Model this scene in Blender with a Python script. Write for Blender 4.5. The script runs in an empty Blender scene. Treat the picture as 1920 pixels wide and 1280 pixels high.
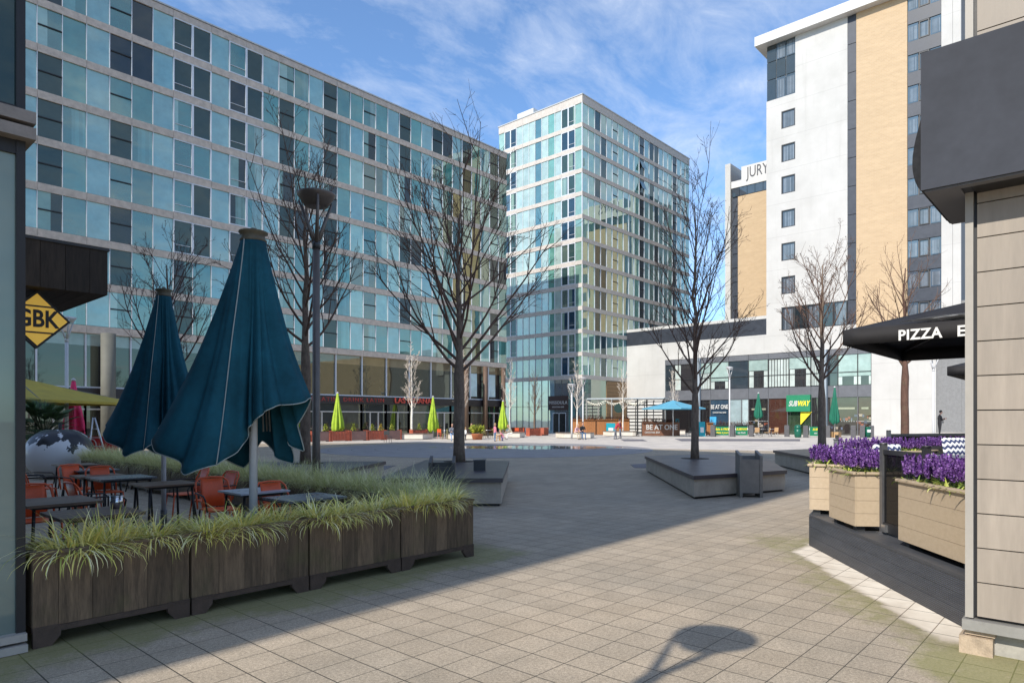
import bpy, math, random
from math import sin, cos, pi, radians as rad, atan2, hypot, sqrt
from mathutils import Vector, Matrix
random.seed(7)
SC = bpy.context.scene
COL = SC.collection
# ------------------------------------------------------------------ camera frame and survey helpers
TH = rad(42.1); FX, FY = cos(TH), sin(TH); RX, RY = sin(TH), -cos(TH)
FPX, CX, HY, H = 1256.0, 960.0, 786.0, 1.68
def gp(px, Z):
    t = (px-CX)/FPX
    return (Z*(FX+RX*t), Z*(FY+RY*t))
def G(px, py, z=0.0):
    return gp(px, FPX*(H-z)/(py-HY))
def zat(py, Z): return H+(HY-py)/FPX*Z
def XL(px, Y): t=(px-CX)/FPX; return Y*(FX+RX*t)/(FY+RY*t)
def YP(px, X): t=(px-CX)/FPX; return X*(FY+RY*t)/(FX+RX*t)
def depth(x, y): return x*FX+y*FY
# ------------------------------------------------------------------ mesh builder
class MB:
    def __init__(s): s.v=[]; s.f=[]; s.m=[]; s.s=[]; s.c=[]; s.mi=0; s.sm=False; s.col=(1,1,1)
    def face(s, idx):
        s.f.append(idx); s.m.append(s.mi); s.s.append(s.sm); s.c.append(s.col)
    def quad(s, *p):
        b=len(s.v); s.v += [tuple(q) for q in p]; s.face(tuple(range(b,b+len(p)))); return s
    def box(s, x0,x1,y0,y1,z0,z1):
        if x0>x1: x0,x1=x1,x0
        if y0>y1: y0,y1=y1,y0
        b=len(s.v)
        s.v += [(x0,y0,z0),(x1,y0,z0),(x1,y1,z0),(x0,y1,z0),(x0,y0,z1),(x1,y0,z1),(x1,y1,z1),(x0,y1,z1)]
        for q in ((0,3,2,1),(4,5,6,7),(0,1,5,4),(1,2,6,5),(2,3,7,6),(3,0,4,7)): s.face(tuple(b+i for i in q))
        return s
    def obox(s, c, d, rz=0, rx=0, ry=0):
        R = Matrix.Rotation(rz,3,'Z') @ Matrix.Rotation(ry,3,'Y') @ Matrix.Rotation(rx,3,'X')
        b=len(s.v); hx,hy,hz=d[0]/2,d[1]/2,d[2]/2
        for p in ((-hx,-hy,-hz),(hx,-hy,-hz),(hx,hy,-hz),(-hx,hy,-hz),(-hx,-hy,hz),(hx,-hy,hz),(hx,hy,hz),(-hx,hy,hz)):
            s.v.append(tuple(R@Vector(p)+Vector(c)))
        for q in ((0,3,2,1),(4,5,6,7),(0,1,5,4),(1,2,6,5),(2,3,7,6),(3,0,4,7)): s.face(tuple(b+i for i in q))
        return s
    def prism(s, poly, z0, z1):
        n=len(poly); b=len(s.v)
        a=sum(poly[i][0]*poly[(i+1)%n][1]-poly[(i+1)%n][0]*poly[i][1] for i in range(n))
        if a<0: poly=poly[::-1]
        s.v += [(x,y,z0) for x,y in poly]+[(x,y,z1) for x,y in poly]
        s.face(tuple(b+i for i in range(n-1,-1,-1))); s.face(tuple(b+n+i for i in range(n)))
        for i in range(n):
            j=(i+1)%n; s.face((b+i,b+j,b+n+j,b+n+i))
        return s
    def tube(s, pts, rad_, n=6, cap=True):
        pts=[Vector(p) for p in pts]; sm=s.sm; s.sm = n>4
        if not hasattr(rad_,'__len__'): rad_=[rad_]*len(pts)
        b=len(s.v); ref=None
        for i,p in enumerate(pts):
            d=(pts[min(i+1,len(pts)-1)]-pts[max(i-1,0)])
            d = d.normalized() if d.length>1e-9 else Vector((0,0,1))
            if ref is None:
                ref = d.orthogonal().normalized()
            else:
                ref = ref-d*ref.dot(d); ref = ref.normalized() if ref.length>1e-6 else d.orthogonal().normalized()
            w=d.cross(ref)
            for k in range(n):
                a=2*pi*k/n; s.v.append(tuple(p+(ref*cos(a)+w*sin(a))*rad_[i]))
        for i in range(len(pts)-1):
            for k in range(n):
                k2=(k+1)%n; s.face((b+i*n+k,b+i*n+k2,b+(i+1)*n+k2,b+(i+1)*n+k))
        s.sm=False
        if cap:
            s.face(tuple(b+k for k in range(n-1,-1,-1))); e=b+(len(pts)-1)*n; s.face(tuple(e+k for k in range(n)))
        s.sm=sm; return s
    def lathe(s, prof, n=16, c=(0,0,0), sx=1, sy=1, smooth=True, cap=True):
        sm=s.sm; s.sm=smooth; b=len(s.v)
        for r,z in prof:
            for k in range(n):
                a=2*pi*k/n; s.v.append((c[0]+r*cos(a)*sx,c[1]+r*sin(a)*sy,c[2]+z))
        for i in range(len(prof)-1):
            for k in range(n):
                k2=(k+1)%n; s.face((b+i*n+k,b+i*n+k2,b+(i+1)*n+k2,b+(i+1)*n+k))
        s.sm=False
        if cap:
            s.face(tuple(b+k for k in range(n-1,-1,-1))); e=b+(len(prof)-1)*n; s.face(tuple(e+k for k in range(n)))
        s.sm=sm; return s
    def ell(s, c, r, n=10, m=7):
        prof=[(max(1e-4,sin(pi*i/m)), -cos(pi*i/m)) for i in range(m+1)]
        sm=s.sm; s.sm=True; b=len(s.v)
        for q,z in prof:
            for k in range(n):
                a=2*pi*k/n; s.v.append((c[0]+r[0]*q*cos(a),c[1]+r[1]*q*sin(a),c[2]+r[2]*z))
        for i in range(m):
            for k in range(n):
                k2=(k+1)%n; s.face((b+i*n+k,b+i*n+k2,b+(i+1)*n+k2,b+(i+1)*n+k))
        s.sm=sm; return s
    def build(s, name, mats, parent=None, off=None, tint=False):
        me=bpy.data.meshes.new(name)
        if off is None and parent is not None and parent.get('_w'): off=parent.location
        vs = s.v if off is None else [(x-off[0],y-off[1],z-off[2]) for x,y,z in s.v]
        me.from_pydata(vs,[],s.f)
        if not isinstance(mats,(list,tuple)): mats=[mats]
        for m in mats: me.materials.append(m)
        me.polygons.foreach_set('material_index', s.m)
        me.polygons.foreach_set('use_smooth', s.s)
        if tint:
            at=me.color_attributes.new('tint','FLOAT_COLOR','CORNER'); buf=[]
            for f,c in zip(s.f,s.c): buf += [c[0],c[1],c[2],c[3] if len(c)>3 else 1.0]*len(f)
            at.data.foreach_set('color',buf)
        me.update()
        o=bpy.data.objects.new(name,me); COL.objects.link(o)
        if parent is not None: o.parent=parent
        return o
def tag(o,label=None,cat=None,group=None,kind=None):
    if label: o['label']=label
    if cat: o['category']=cat
    if group: o['group']=group
    if kind: o['kind']=kind
    return o
def thing(name,label,cat,loc=(0,0,0),rz=0,group=None,world=False):
    o=bpy.data.objects.new(name,None); COL.objects.link(o); o.location=loc; o.rotation_euler=(0,0,rz)
    o.empty_display_size=.2
    if world: o['_w']=1
    return tag(o,label,cat,group)
def kids(o): return [c for c in KID.get(o.name,[])]
KID={}
def index_kids():
    KID.clear()
    for o in bpy.data.objects:
        if o.parent: KID.setdefault(o.parent.name,[]).append(o)
def dup(root, loc, rz=0, label=None, sc=None, group=None):
    if root.name not in KID: index_kids()
    def cp(o,p):
        c=o.copy(); COL.objects.link(c)
        if p is not None: c.parent=p
        for k in KID.get(o.name,[]): cp(k,c)
        return c
    r=cp(root,None); r.location=loc; r.rotation_euler=(0,0,rz)
    if sc: r.scale=(sc,sc,sc) if not hasattr(sc,'__len__') else sc
    if label: r['label']=label
    if group: r['group']=group
    return r
def text_me(body, size, ext=.01, bold=0.0, align='CENTER', shear=0, spacing=1.0):
    cu=bpy.data.curves.new('lettering','FONT'); cu.body=body; cu.size=size; cu.extrude=ext; cu.offset=bold
    cu.align_x=align; cu.align_y='CENTER'; cu.shear=shear; cu.space_character=spacing; cu.resolution_u=3
    o=bpy.data.objects.new('lettering',cu); COL.objects.link(o)
    dg=bpy.context.evaluated_depsgraph_get(); me=bpy.data.meshes.new_from_object(o.evaluated_get(dg))
    bpy.data.objects.remove(o); bpy.data.curves.remove(cu); return me
def letters(body,size,mat,parent,loc,rz=0,ext=.01,bold=0.0,align='CENTER',rx=pi/2,shear=0,sx=1,spacing=1.0):
    me=text_me(body,size,ext,bold,align,shear,spacing); me.materials.clear(); me.materials.append(mat)
    o=bpy.data.objects.new('lettering',me); COL.objects.link(o); o.parent=parent
    if parent.get('_w'): loc=Vector(loc)-parent.location
    o.location=loc; o.rotation_euler=(rx,0,rz); o.scale=(sx,1,1); return o
# ------------------------------------------------------------------ materials
def nt(name):
    m=bpy.data.materials.new(name); m.use_nodes=True; t=m.node_tree; t.nodes.clear()
    out=t.nodes.new('ShaderNodeOutputMaterial'); return m,t,out
def N(t,kind,**kw):
    n=t.nodes.new('ShaderNode'+kind)
    for k,v in kw.items():
        if k.startswith('i_'):
            key=k[2:]; key=int(key) if key.isdigit() else key.replace('_',' ')
            n.inputs[key].default_value=v
        else: setattr(n,k,v)
    return n
def math_(t,op,a,b=None,c=None,clamp=False):
    n=t.nodes.new('ShaderNodeMath'); n.operation=op; n.use_clamp=clamp
    for i,x in enumerate((a,b,c)):
        if x is None: continue
        if isinstance(x,(int,float)): n.inputs[i].default_value=x
        else: t.links.new(x,n.inputs[i])
    return n.outputs[0]
def mixc(t,fac,a,b,bt='MIX'):
    n=t.nodes.new('ShaderNodeMix'); n.data_type='RGBA'; n.blend_type=bt
    for i,x in ((0,fac),(6,a),(7,b)):
        if isinstance(x,(int,float)): n.inputs[i].default_value=x
        elif isinstance(x,tuple): n.inputs[i].default_value=(*x,1) if len(x)==3 else x
        else: t.links.new(x,n.inputs[i])
    return n.outputs[2]
def ramp(t,fac,stops):
    n=t.nodes.new('ShaderNodeValToRGB'); el=n.color_ramp.elements
    while len(el)<len(stops): el.new(.5)
    for e,(p,c) in zip(el,stops): e.position=p; e.color=(*c,1) if len(c)==3 else c
    t.links.new(fac,n.inputs[0]); return n.outputs[0]
def pos(t,obj=False,scale=(1,1,1)):
    if obj: v=t.nodes.new('ShaderNodeTexCoord').outputs['Object']
    else: v=t.nodes.new('ShaderNodeNewGeometry').outputs['Position']
    if scale!=(1,1,1):
        mp=t.nodes.new('ShaderNodeMapping'); mp.inputs['Scale'].default_value=scale; t.links.new(v,mp.inputs[0]); v=mp.outputs[0]
    return v
def noise(t,vec,scale,detail=4,rough=.6):
    n=N(t,'TexNoise',i_Scale=scale,i_Detail=detail,i_Roughness=rough)
    if vec is not None: t.links.new(vec,n.inputs['Vector'])
    return n.outputs['Fac']
def island(t): return t.nodes.new('ShaderNodeNewGeometry').outputs['Random Per Island']
def bump(t,h,strength,dist=.01):
    n=N(t,'Bump',i_Strength=strength,i_Distance=dist); t.links.new(h,n.inputs['Height']); return n.outputs[0]
MATS={}
def M(name,col,rough=.6,var=.12,scale=6,metal=0,bmp=0,bscale=40,spec=.5,isl=0,stretch=(1,1,1),obj=False,emit=0):
    if name in MATS: return MATS[name]
    m,t,out=nt(name); p=N(t,'BsdfPrincipled',i_Roughness=rough,i_Metallic=metal)
    p.inputs['Specular IOR Level'].default_value=spec
    v=pos(t,obj,stretch); f=noise(t,v,scale)
    f2=noise(t,v,scale*9,2); f=math_(t,'ADD',math_(t,'MULTIPLY',f,.7),math_(t,'MULTIPLY',f2,.3))
    lo=tuple(max(0,c*(1-var*1.6)) for c in col); hi=tuple(min(1,c*(1+var*1.6)) for c in col)
    c=ramp(t,f,[(.3,lo),(.7,hi)])
    if isl:
        k=math_(t,'MULTIPLY_ADD',island(t),isl*2,1-isl)
        cc=N(t,'CombineColor'); 
        for i in range(3): t.links.new(k,cc.inputs[i])
        c=mixc(t,1.0,c,cc.outputs[0],'MULTIPLY')
    t.links.new(c,p.inputs['Base Color'])
    if rough<.9:
        r=math_(t,'MULTIPLY_ADD',f,.25,rough-.12,True); t.links.new(r,p.inputs['Roughness'])
    if bmp: t.links.new(bump(t,noise(t,v,bscale,5),bmp),p.inputs['Normal'])
    t.links.new(p.outputs[0],out.inputs[0]); MATS[name]=m; return m
def wood(name,dark,light,isl=.25,axis=2,rough=.75,stain=None):
    if name in MATS: return MATS[name]
    m,t,out=nt(name); p=N(t,'BsdfPrincipled',i_Roughness=rough)
    st=[14,14,14]; st[axis]=1.5
    v=pos(t,False,tuple(st)); r=island(t)
    ad=t.nodes.new('ShaderNodeVectorMath'); ad.operation='ADD'; t.links.new(v,ad.inputs[0])
    cx=N(t,'CombineXYZ'); t.links.new(math_(t,'MULTIPLY',r,37.0),cx.inputs[0]); t.links.new(math_(t,'MULTIPLY',r,91.0),cx.inputs[2]); t.links.new(cx.outputs[0],ad.inputs[1])
    f=noise(t,ad.outputs[0],2.2,6,.65); g=noise(t,ad.outputs[0],9,3)
    f=math_(t,'ADD',math_(t,'MULTIPLY',f,.75),math_(t,'MULTIPLY',g,.25))
    c=ramp(t,f,[(.3,dark),(.68,light)])
    k=math_(t,'MULTIPLY_ADD',r,isl*2,1-isl); cc=N(t,'CombineColor')
    for i in range(3): t.links.new(k,cc.inputs[i])
    c=mixc(t,1.0,c,cc.outputs[0],'MULTIPLY')
    if stain:
        w=noise(t,pos(t),1.7,4); w=math_(t,'MULTIPLY',math_(t,'SUBTRACT',w,.52,None,True),4.0,None,True)
        c=mixc(t,math_(t,'MULTIPLY',w,.6),c,stain)
    t.links.new(c,p.inputs['Base Color']); t.links.new(bump(t,f,.35,.004),p.inputs['Normal'])
    t.links.new(p.outputs[0],out.inputs[0]); MATS[name]=m; return m
def facade_glass(name='facade_glass',refl=.30,wavy=.05):
    m,t,out=nt(name); at=N(t,'Attribute',attribute_name='tint')
    nz=noise(t,pos(t),1.3,3); c=mixc(t,1.0,at.outputs['Color'],ramp(t,nz,[(.3,(.82,.82,.82)),(.7,(1.12,1.12,1.12))]),'MULTIPLY')
    d=N(t,'BsdfDiffuse'); t.links.new(c,d.inputs[0])
    gl=N(t,'BsdfGlossy',i_Roughness=.015); gl.inputs[0].default_value=(.76,.88,.76,1)
    b=bump(t,noise(t,pos(t),.55,1),wavy,.12); t.links.new(b,gl.inputs['Normal'])
    lw=N(t,'LayerWeight',i_Blend=.5); fr=math_(t,'MULTIPLY_ADD',math_(t,'POWER',lw.outputs['Facing'],5.0),.9,.035); f=math_(t,'MULTIPLY_ADD',at.outputs['Alpha'],refl,fr,True)
    mx=t.nodes.new('ShaderNodeMixShader'); t.links.new(f,mx.inputs[0]); t.links.new(d.outputs[0],mx.inputs[1]); t.links.new(gl.outputs[0],mx.inputs[2])
    t.links.new(mx.outputs[0],out.inputs[0]); return m
def clear_glass(name,col,alpha,rough=.02):
    m,t,out=nt(name); tr=N(t,'BsdfTransparent'); tr.inputs[0].default_value=(*col,1)
    p=N(t,'BsdfPrincipled',i_Roughness=rough); p.inputs['Base Color'].default_value=(col[0]*.12,col[1]*.12,col[2]*.12,1)
    mx=t.nodes.new('ShaderNodeMixShader'); mx.inputs[0].default_value=alpha
    t.links.new(tr.outputs[0],mx.inputs[1]); t.links.new(p.outputs[0],mx.inputs[2]); t.links.new(mx.outputs[0],out.inputs[0]); return m
FG=facade_glass('facade_glass',.22,.05); FG2=facade_glass('shopfront_glass',.09,.03); FG3=facade_glass('tower_glass',.38,.03)
CONC=M('pale_concrete',(.50,.43,.37),.8,.16,3,bmp=.15)
CONCT=M('tower_concrete',(.50,.455,.41),.8,.10,3,bmp=.1)
WHITE=M('white_paint',(.56,.55,.53),.5,.05,3)
ALU=M('white_aluminium',(.62,.65,.70),.4,.05,3)
DARKM=M('dark_metal',(.030,.031,.034),.45,.2,5)
BLACKM=M('black_metal',(.012,.012,.014),.5,.2,5)
GREYM=M('grey_metal',(.16,.16,.17),.45,.12,5,metal=.6)
LAMPM=M('lamp_metal',(.14,.118,.105),.45,.12,5,metal=.4)
STEEL=M('brushed_steel',(.55,.55,.56),.3,.08,12,metal=.9)
LPOLE=M('pale_pole_paint',(.55,.55,.56),.5,.05,4)
# ------------------------------------------------------------------ ground
def ground_mat():
    m,t,out=nt('paving_slabs'); p=N(t,'BsdfPrincipled',i_Roughness=.85); v=pos(t)
    mp=t.nodes.new('ShaderNodeMapping'); mp.inputs['Location'].default_value=(.05,.07,0); t.links.new(v,mp.inputs[0])
    bk=N(t,'TexBrick',i_Scale=1.0,i_Mortar_Size=.0038,i_Mortar_Smooth=.3,i_Bias=0,i_Brick_Width=.31,i_Row_Height=.29,offset=0,squash=1)
    bk.inputs['Color1'].default_value=(.360,.296,.226,1); bk.inputs['Color2'].default_value=(.408,.336,.258,1); bk.inputs['Mortar'].default_value=(.085,.072,.052,1)
    t.links.new(mp.outputs[0],bk.inputs['Vector'])
    # every second joint is wider and darker
    bk2=N(t,'TexBrick',i_Scale=1.0,i_Mortar_Size=.006,i_Mortar_Smooth=.4,i_Bias=0,i_Brick_Width=.31,i_Row_Height=9.0,offset=0,squash=1); t.links.new(mp.outputs[0],bk2.inputs['Vector'])
    sp=noise(t,v,130,3,.7); big=noise(t,v,.45,5); mid=noise(t,v,2.6,4)
    c=mixc(t,1.0,bk.outputs['Color'],ramp(t,sp,[(.30,(.60,.60,.59)),(.70,(1.38,1.38,1.38))]),'MULTIPLY')
    sp2=noise(t,v,42,4,.85); c=mixc(t,1.0,c,ramp(t,sp2,[(.34,(.66,.66,.66)),(.66,(1.30,1.30,1.30))]),'MULTIPLY')
    c=mixc(t,1.0,c,ramp(t,big,[(.3,(.84,.86,.86)),(.7,(1.12,1.09,1.04))]),'MULTIPLY')
    c=mixc(t,1.0,c,ramp(t,mid,[(.3,(.88,.88,.87)),(.7,(1.08,1.08,1.08))]),'MULTIPLY')
    c=mixc(t,math_(t,'MULTIPLY',bk2.outputs['Fac'],.68),c,(.055,.047,.032))
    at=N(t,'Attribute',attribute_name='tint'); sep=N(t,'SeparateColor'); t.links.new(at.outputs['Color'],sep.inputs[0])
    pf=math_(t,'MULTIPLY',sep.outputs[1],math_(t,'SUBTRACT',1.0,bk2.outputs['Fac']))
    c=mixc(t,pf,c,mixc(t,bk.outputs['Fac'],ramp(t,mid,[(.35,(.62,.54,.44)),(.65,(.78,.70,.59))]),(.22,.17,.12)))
    pt=noise(t,v,5.5,6,.75); mf=math_(t,'MULTIPLY',math_(t,'SUBTRACT',math_(t,'ADD',sep.outputs[0],math_(t,'MULTIPLY',pt,1.5)),1.12,None,True),1.9,None,True); mf=math_(t,'MULTIPLY',mf,math_(t,'MULTIPLY_ADD',sp,1.3,.1,True),None,True)
    c=mixc(t,math_(t,'MULTIPLY',mf,.85),c,mixc(t,sp,(.125,.135,.026),(.25,.24,.07)))
    # worn spots and stains
    sv=noise(t,v,7,2); s2=math_(t,'MULTIPLY',math_(t,'SUBTRACT',sv,.69,None,True),9,None,True); c=mixc(t,math_(t,'MULTIPLY',s2,.5),c,(.14,.12,.10))
    vo=N(t,'TexVoronoi',i_Scale=2.3); t.links.new(v,vo.inputs['Vector']); gum=math_(t,'LESS_THAN',vo.outputs['Distance'],.045); c=mixc(t,math_(t,'MULTIPLY',gum,.45),c,(.13,.12,.11))
    st=noise(t,v,.9,6,.7); s3=math_(t,'MULTIPLY',math_(t,'SUBTRACT',st,.55,None,True),3.2,None,True); c=mixc(t,math_(t,'MULTIPLY',s3,.32),c,(.17,.145,.10))
    t.links.new(c,p.inputs['Base Color'])
    h=math_(t,'ADD',math_(t,'MULTIPLY',bk.outputs['Fac'],-1.0),math_(t,'MULTIPLY',sp,.35)); h=math_(t,'ADD',h,math_(t,'MULTIPLY',bk2.outputs['Fac'],-.8))
    t.links.new(bump(t,h,.5,.006),p.inputs['Normal']); t.links.new(p.outputs[0],out.inputs[0]); return m
D0=(9.29,3.05); DU=(-.8,-.6); DN=(.6,-.8)
def dk(u,n): return (D0[0]+DU[0]*u+DN[0]*n, D0[1]+DU[1]*u+DN[1]*n)
def sstep(a,b,x):
    t=max(0,min(1,(x-a)/(b-a))); return t*t*(3-2*t)
xs=[-600,-250,-100,-50,-25,-12,-6]+[-3+.1*i for i in range(141)]+[12,14,17,20,25,30,40,55,75,100,150,250,500,900]
ys=[-600,-250,-100,-50,-25,-12,-6]+[-2.5+.1*i for i in range(95)]+[7.6,8.5,10,12,15,20,26,34,45,60,80,110,160,260,500,900]
g=MB(); nx,ny=len(xs),len(ys)
for y in ys:
    for x in xs: g.v.append((x,y,0))
moss=[]
for j,y in enumerate(ys):
    for i,x in enumerate(xs):
        wv=.10*sin(x*2.1)+.07*sin(x*5.3+y*3)
        a=sstep(4.95,5.75,y+wv)*sstep(6.9,6.0,x) if y<7 else 0
        du=(x-D0[0])*DU[0]+(y-D0[1])*DU[1]; dn=(x-D0[0])*DN[0]+(y-D0[1])*DN[1]
        b=sstep(-1.15,-.35,dn+wv)*sstep(.6,.1,dn)*sstep(-1.6,-.2,du)*sstep(5.2,4.2,du)*.72
        b=max(b,sstep(.75,.2,hypot((x-5.55)*.9,(y-.62)*1.1))*1.5)
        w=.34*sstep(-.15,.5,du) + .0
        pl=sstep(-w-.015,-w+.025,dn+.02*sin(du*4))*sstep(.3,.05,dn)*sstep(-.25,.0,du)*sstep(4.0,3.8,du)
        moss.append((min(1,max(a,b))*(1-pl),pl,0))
for j in range(ny-1):
    for i in range(nx-1):
        g.face((j*nx+i,j*nx+i+1,(j+1)*nx+i+1,(j+1)*nx+i))
GM=ground_mat()
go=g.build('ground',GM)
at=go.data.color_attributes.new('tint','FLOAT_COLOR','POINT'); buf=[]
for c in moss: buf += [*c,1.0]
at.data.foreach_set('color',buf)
tag(go,kind='structure')
# pale pavement beyond the fountain circle
def pale_mat():
    m,t,out=nt('pale_paving'); p=N(t,'BsdfPrincipled',i_Roughness=.85); v=pos(t)
    bk=N(t,'TexBrick',i_Scale=1.0,i_Mortar_Size=.008,i_Brick_Width=.6,i_Row_Height=.6,offset=0); bk.inputs['Color1'].default_value=(.56,.51,.455,1); bk.inputs['Color2'].default_value=(.48,.44,.40,1); bk.inputs['Mortar'].default_value=(.34,.31,.28,1)
    t.links.new(v,bk.inputs['Vector'])
    c=mixc(t,1.0,bk.outputs['Color'],ramp(t,noise(t,v,.8,5),[(.3,(.82,.82,.83)),(.7,(1.1,1.08,1.06))]),'MULTIPLY')
    t.links.new(c,p.inputs['Base Color']); t.links.new(p.outputs[0],out.inputs[0]); return m
PALE=pale_mat()
edge=[G(300,834.5),G(540,830.5),G(700,830),G(860,829),G(1000,830),G(1110,833),G(1210,841),G(1330,842.5),G(1480,845.5),G(1620,850),G(1760,856)]
pp=MB(); far=[(62,-22),(90,-30),(90,75),(-10,75),(-10,edge[0][1]+3)]
pp.prism(edge+far,-.05,.005); tag(pp.build('pavement',PALE),kind='structure')
def plaza_mat():
    m,t,out=nt('fountain_stone'); p=N(t,'BsdfPrincipled'); v=pos(t)
    ce=(27.55,26.9)
    sx=N(t,'SeparateXYZ'); t.links.new(v,sx.inputs[0])
    dx=math_(t,'SUBTRACT',sx.outputs[0],ce[0]); dy=math_(t,'SUBTRACT',sx.outputs[1],ce[1])
    r=math_(t,'SQRT',math_(t,'ADD',math_(t,'MULTIPLY',dx,dx),math_(t,'MULTIPLY',dy,dy)))
    band=math_(t,'FRACT',math_(t,'MULTIPLY',r,.8)); ln=math_(t,'LESS_THAN',band,.03)
    n=noise(t,v,1.2,5); c=ramp(t,n,[(.3,(.21,.20,.205)),(.7,(.29,.275,.28))]); c=mixc(t,ln,c,(.12,.12,.125))
    # shallow water left on the stone
    wx,wy=G(1000,838.5)
    ex=math_(t,'SUBTRACT',sx.outputs[0],wx); ey=math_(t,'SUBTRACT',sx.outputs[1],wy)
    al=math_(t,'ADD',math_(t,'MULTIPLY',ex,FX),math_(t,'MULTIPLY',ey,FY)); la=math_(t,'ADD',math_(t,'MULTIPLY',ex,RX),math_(t,'MULTIPLY',ey,RY))
    q=math_(t,'ADD',math_(t,'POWER',math_(t,'ABSOLUTE',math_(t,'DIVIDE',al,2.6)),2.0),math_(t,'POWER',math_(t,'ABSOLUTE',math_(t,'DIVIDE',la,5.0)),2.0))
    w=math_(t,'MULTIPLY',math_(t,'SUBTRACT',math_(t,'ADD',1.0,math_(t,'MULTIPLY',math_(t,'SUBTRACT',noise(t,v,.55,3),.5),3.2)),q),6,None,True)
    c=mixc(t,math_(t,'MULTIPLY',w,.75),c,(.06,.06,.062)); t.links.new(c,p.inputs['Base Color'])
    t.links.new(math_(t,'MULTIPLY_ADD',w,-.45,.68),p.inputs['Roughness'])
    cw=N(t,'CombineXYZ'); t.links.new(math_(t,'MULTIPLY',w,.75),p.inputs['Coat Weight']); p.inputs['Coat Roughness'].default_value=.07
    t.links.new(bump(t,noise(t,v,3,2),.12,.02),p.inputs['Coat Normal'])
    t.links.new(p.outputs[0],out.inputs[0]); return m
pz=MB(); pz.prism([(27.55+9.4*cos(2*pi*i/72),26.9+9.4*sin(2*pi*i/72)) for i in range(72)],-.04,.010); tag(pz.build('plaza',plaza_mat()),kind='structure')
DQUAD=M('dark_quad_grey',(.13,.12,.135),.7,.1,2)  # one dark tone for the flat quads laid over the ground
for q in ([(1163,823.5),(1205,823.5),(1214,827),(1170,827)],[(1265,822.5),(1500,823),(1500,827),(1278,827)],[(1182,871),(1214,869),(1216,877),(1190,877)],[(690,873),(741,873),(720,881),(680,881)]):
    b=MB(); b.prism([G(*c) for c in q],-.03,.014); tag(b.build('dark_ground_quad',DQUAD),kind='structure')

# ------------------------------------------------------------------ long glazed apartment block (faces -Y on Y=48)
LB=thing('apartment_block','long glass apartment block with pale stone bands and shops at its foot','building',(26,48,0),world=True)
YL=48.0; BAY=1.3; NC=40; XE=52.3; X0=XE-NC*BAY
LEV=[7.6+2.77*k for k in range(9)]   # tops of bands
w=MB(); w.box(X0,XE-.05,YL+.35,YL+16,0,LEV[8]-.2); w.build('wall',M('block_core',(.10,.11,.12),.8),LB)
for k in range(9):
    b=MB()
    for c in range(NC//2):
        a=X0+c*2*BAY; b.box(a+.008,a+2*BAY-.008,YL-.03,YL+.34,LEV[k]-.5,LEV[k]-.03)
    b.box(XE-.05,XE+.0,YL+.34,YL+16,LEV[k]-.5,LEV[k]); b.build('floor_band',CONC,LB)
b=MB(); b.box(X0,XE+.06,YL-.09,YL+16.05,LEV[8],LEV[8]+.10); b.build('roof_edge',M('roof_edge_metal',(.42,.44,.45),.5),LB)
BLUE=(.20,.385,.41); TEAL=(.030,.145,.140); TEAL2=(.06,.235,.215); DARK=(.034,.050,.047); DPUR=(.032,.028,.034); CURT=(.22,.36,.34); PALEG=(.30,.50,.45); OLIVE=(.13,.12,.05)
rl=random.Random(3)
def jit(c,k=.12,r=rl): s=1+r.uniform(-k,k); return tuple(x*s for x in c)
def pane_faces(mb,P,a0,a1,z0,z1,col,curt,r):
    """P(a,d,z) maps facade coordinates to the world"""
    tx,tz=r.gauss(0,.006),r.gauss(0,.006); am_,zm_=(a0+a1)/2,(z0+z1)/2
    lum=sum(col[:3])/3; al=(.28 if lum<.06 else 1.0)*(.6 if P is globals().get('PTL') else 1.0)
    def q(b0,b1,y0,y1,c,d=.06):
        mb.col=(*c[:3],al); D=lambda a,z: d+max(-.02,min(.02,tx*(a-am_)+tz*(z-zm_)))
        mb.quad(P(b0,D(b0,y0),y0),P(b1,D(b1,y0),y0),P(b1,D(b1,y1),y1),P(b0,D(b0,y1),y1))
    if not curt: q(a0,a1,z0,z1,col); return
    f=r.uniform(.25,.6); am=a0+(a1-a0)*f; cc=jit(curt,.2,r)
    if r.random()<.5:
        q(a0,am,z0,z1,cc); q(am,a1,z0,z1,col)
    else:
        q(a0,am,z0,z1,col); n=4
        for i in range(n):
            q(am+(a1-am)*i/n,am+(a1-am)*(i+1)/n,z0,z1,tuple(x*(1 if i%2 else .82) for x in cc))
def frame_bits(mb,P,a0,a1,z0,z1,kind,wide=.035):
    def bx(b0,b1,y0,y1,d0,d1):
        p=P(b0,d0,y0); q=P(b1,d1,y1); mb.box(p[0],q[0],p[1],q[1],p[2],q[2])
    mb.mi=0
    if kind=='F':
        e=.075
        bx(a0,a0+e,z0,z1,-.02,.08); bx(a1-e,a1,z0,z1,-.02,.08); bx(a0+e,a1-e,z0,z0+e,-.02,.08); bx(a0+e,a1-e,z1-e,z1,-.02,.08)
        if (int(a0*10)%2)==0: bx(a0+e,a1-e,z0+.55,z0+.58,.0,.06)
    else:
        bx(a0-wide/2,a0+wide/2,z0,z1,-.025,.08)
    if kind=='B':
        mb.mi=1; zm=z0+(z1-z0)*.52; bx(a0+wide/2,a1-wide/2,zm-.035,zm+.035,-.01,.07)
        mb.mi=0
PL=lambda a,d,z:(a,YL+d,z)
restp,restf=MB(),MB()
items=[]
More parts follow.
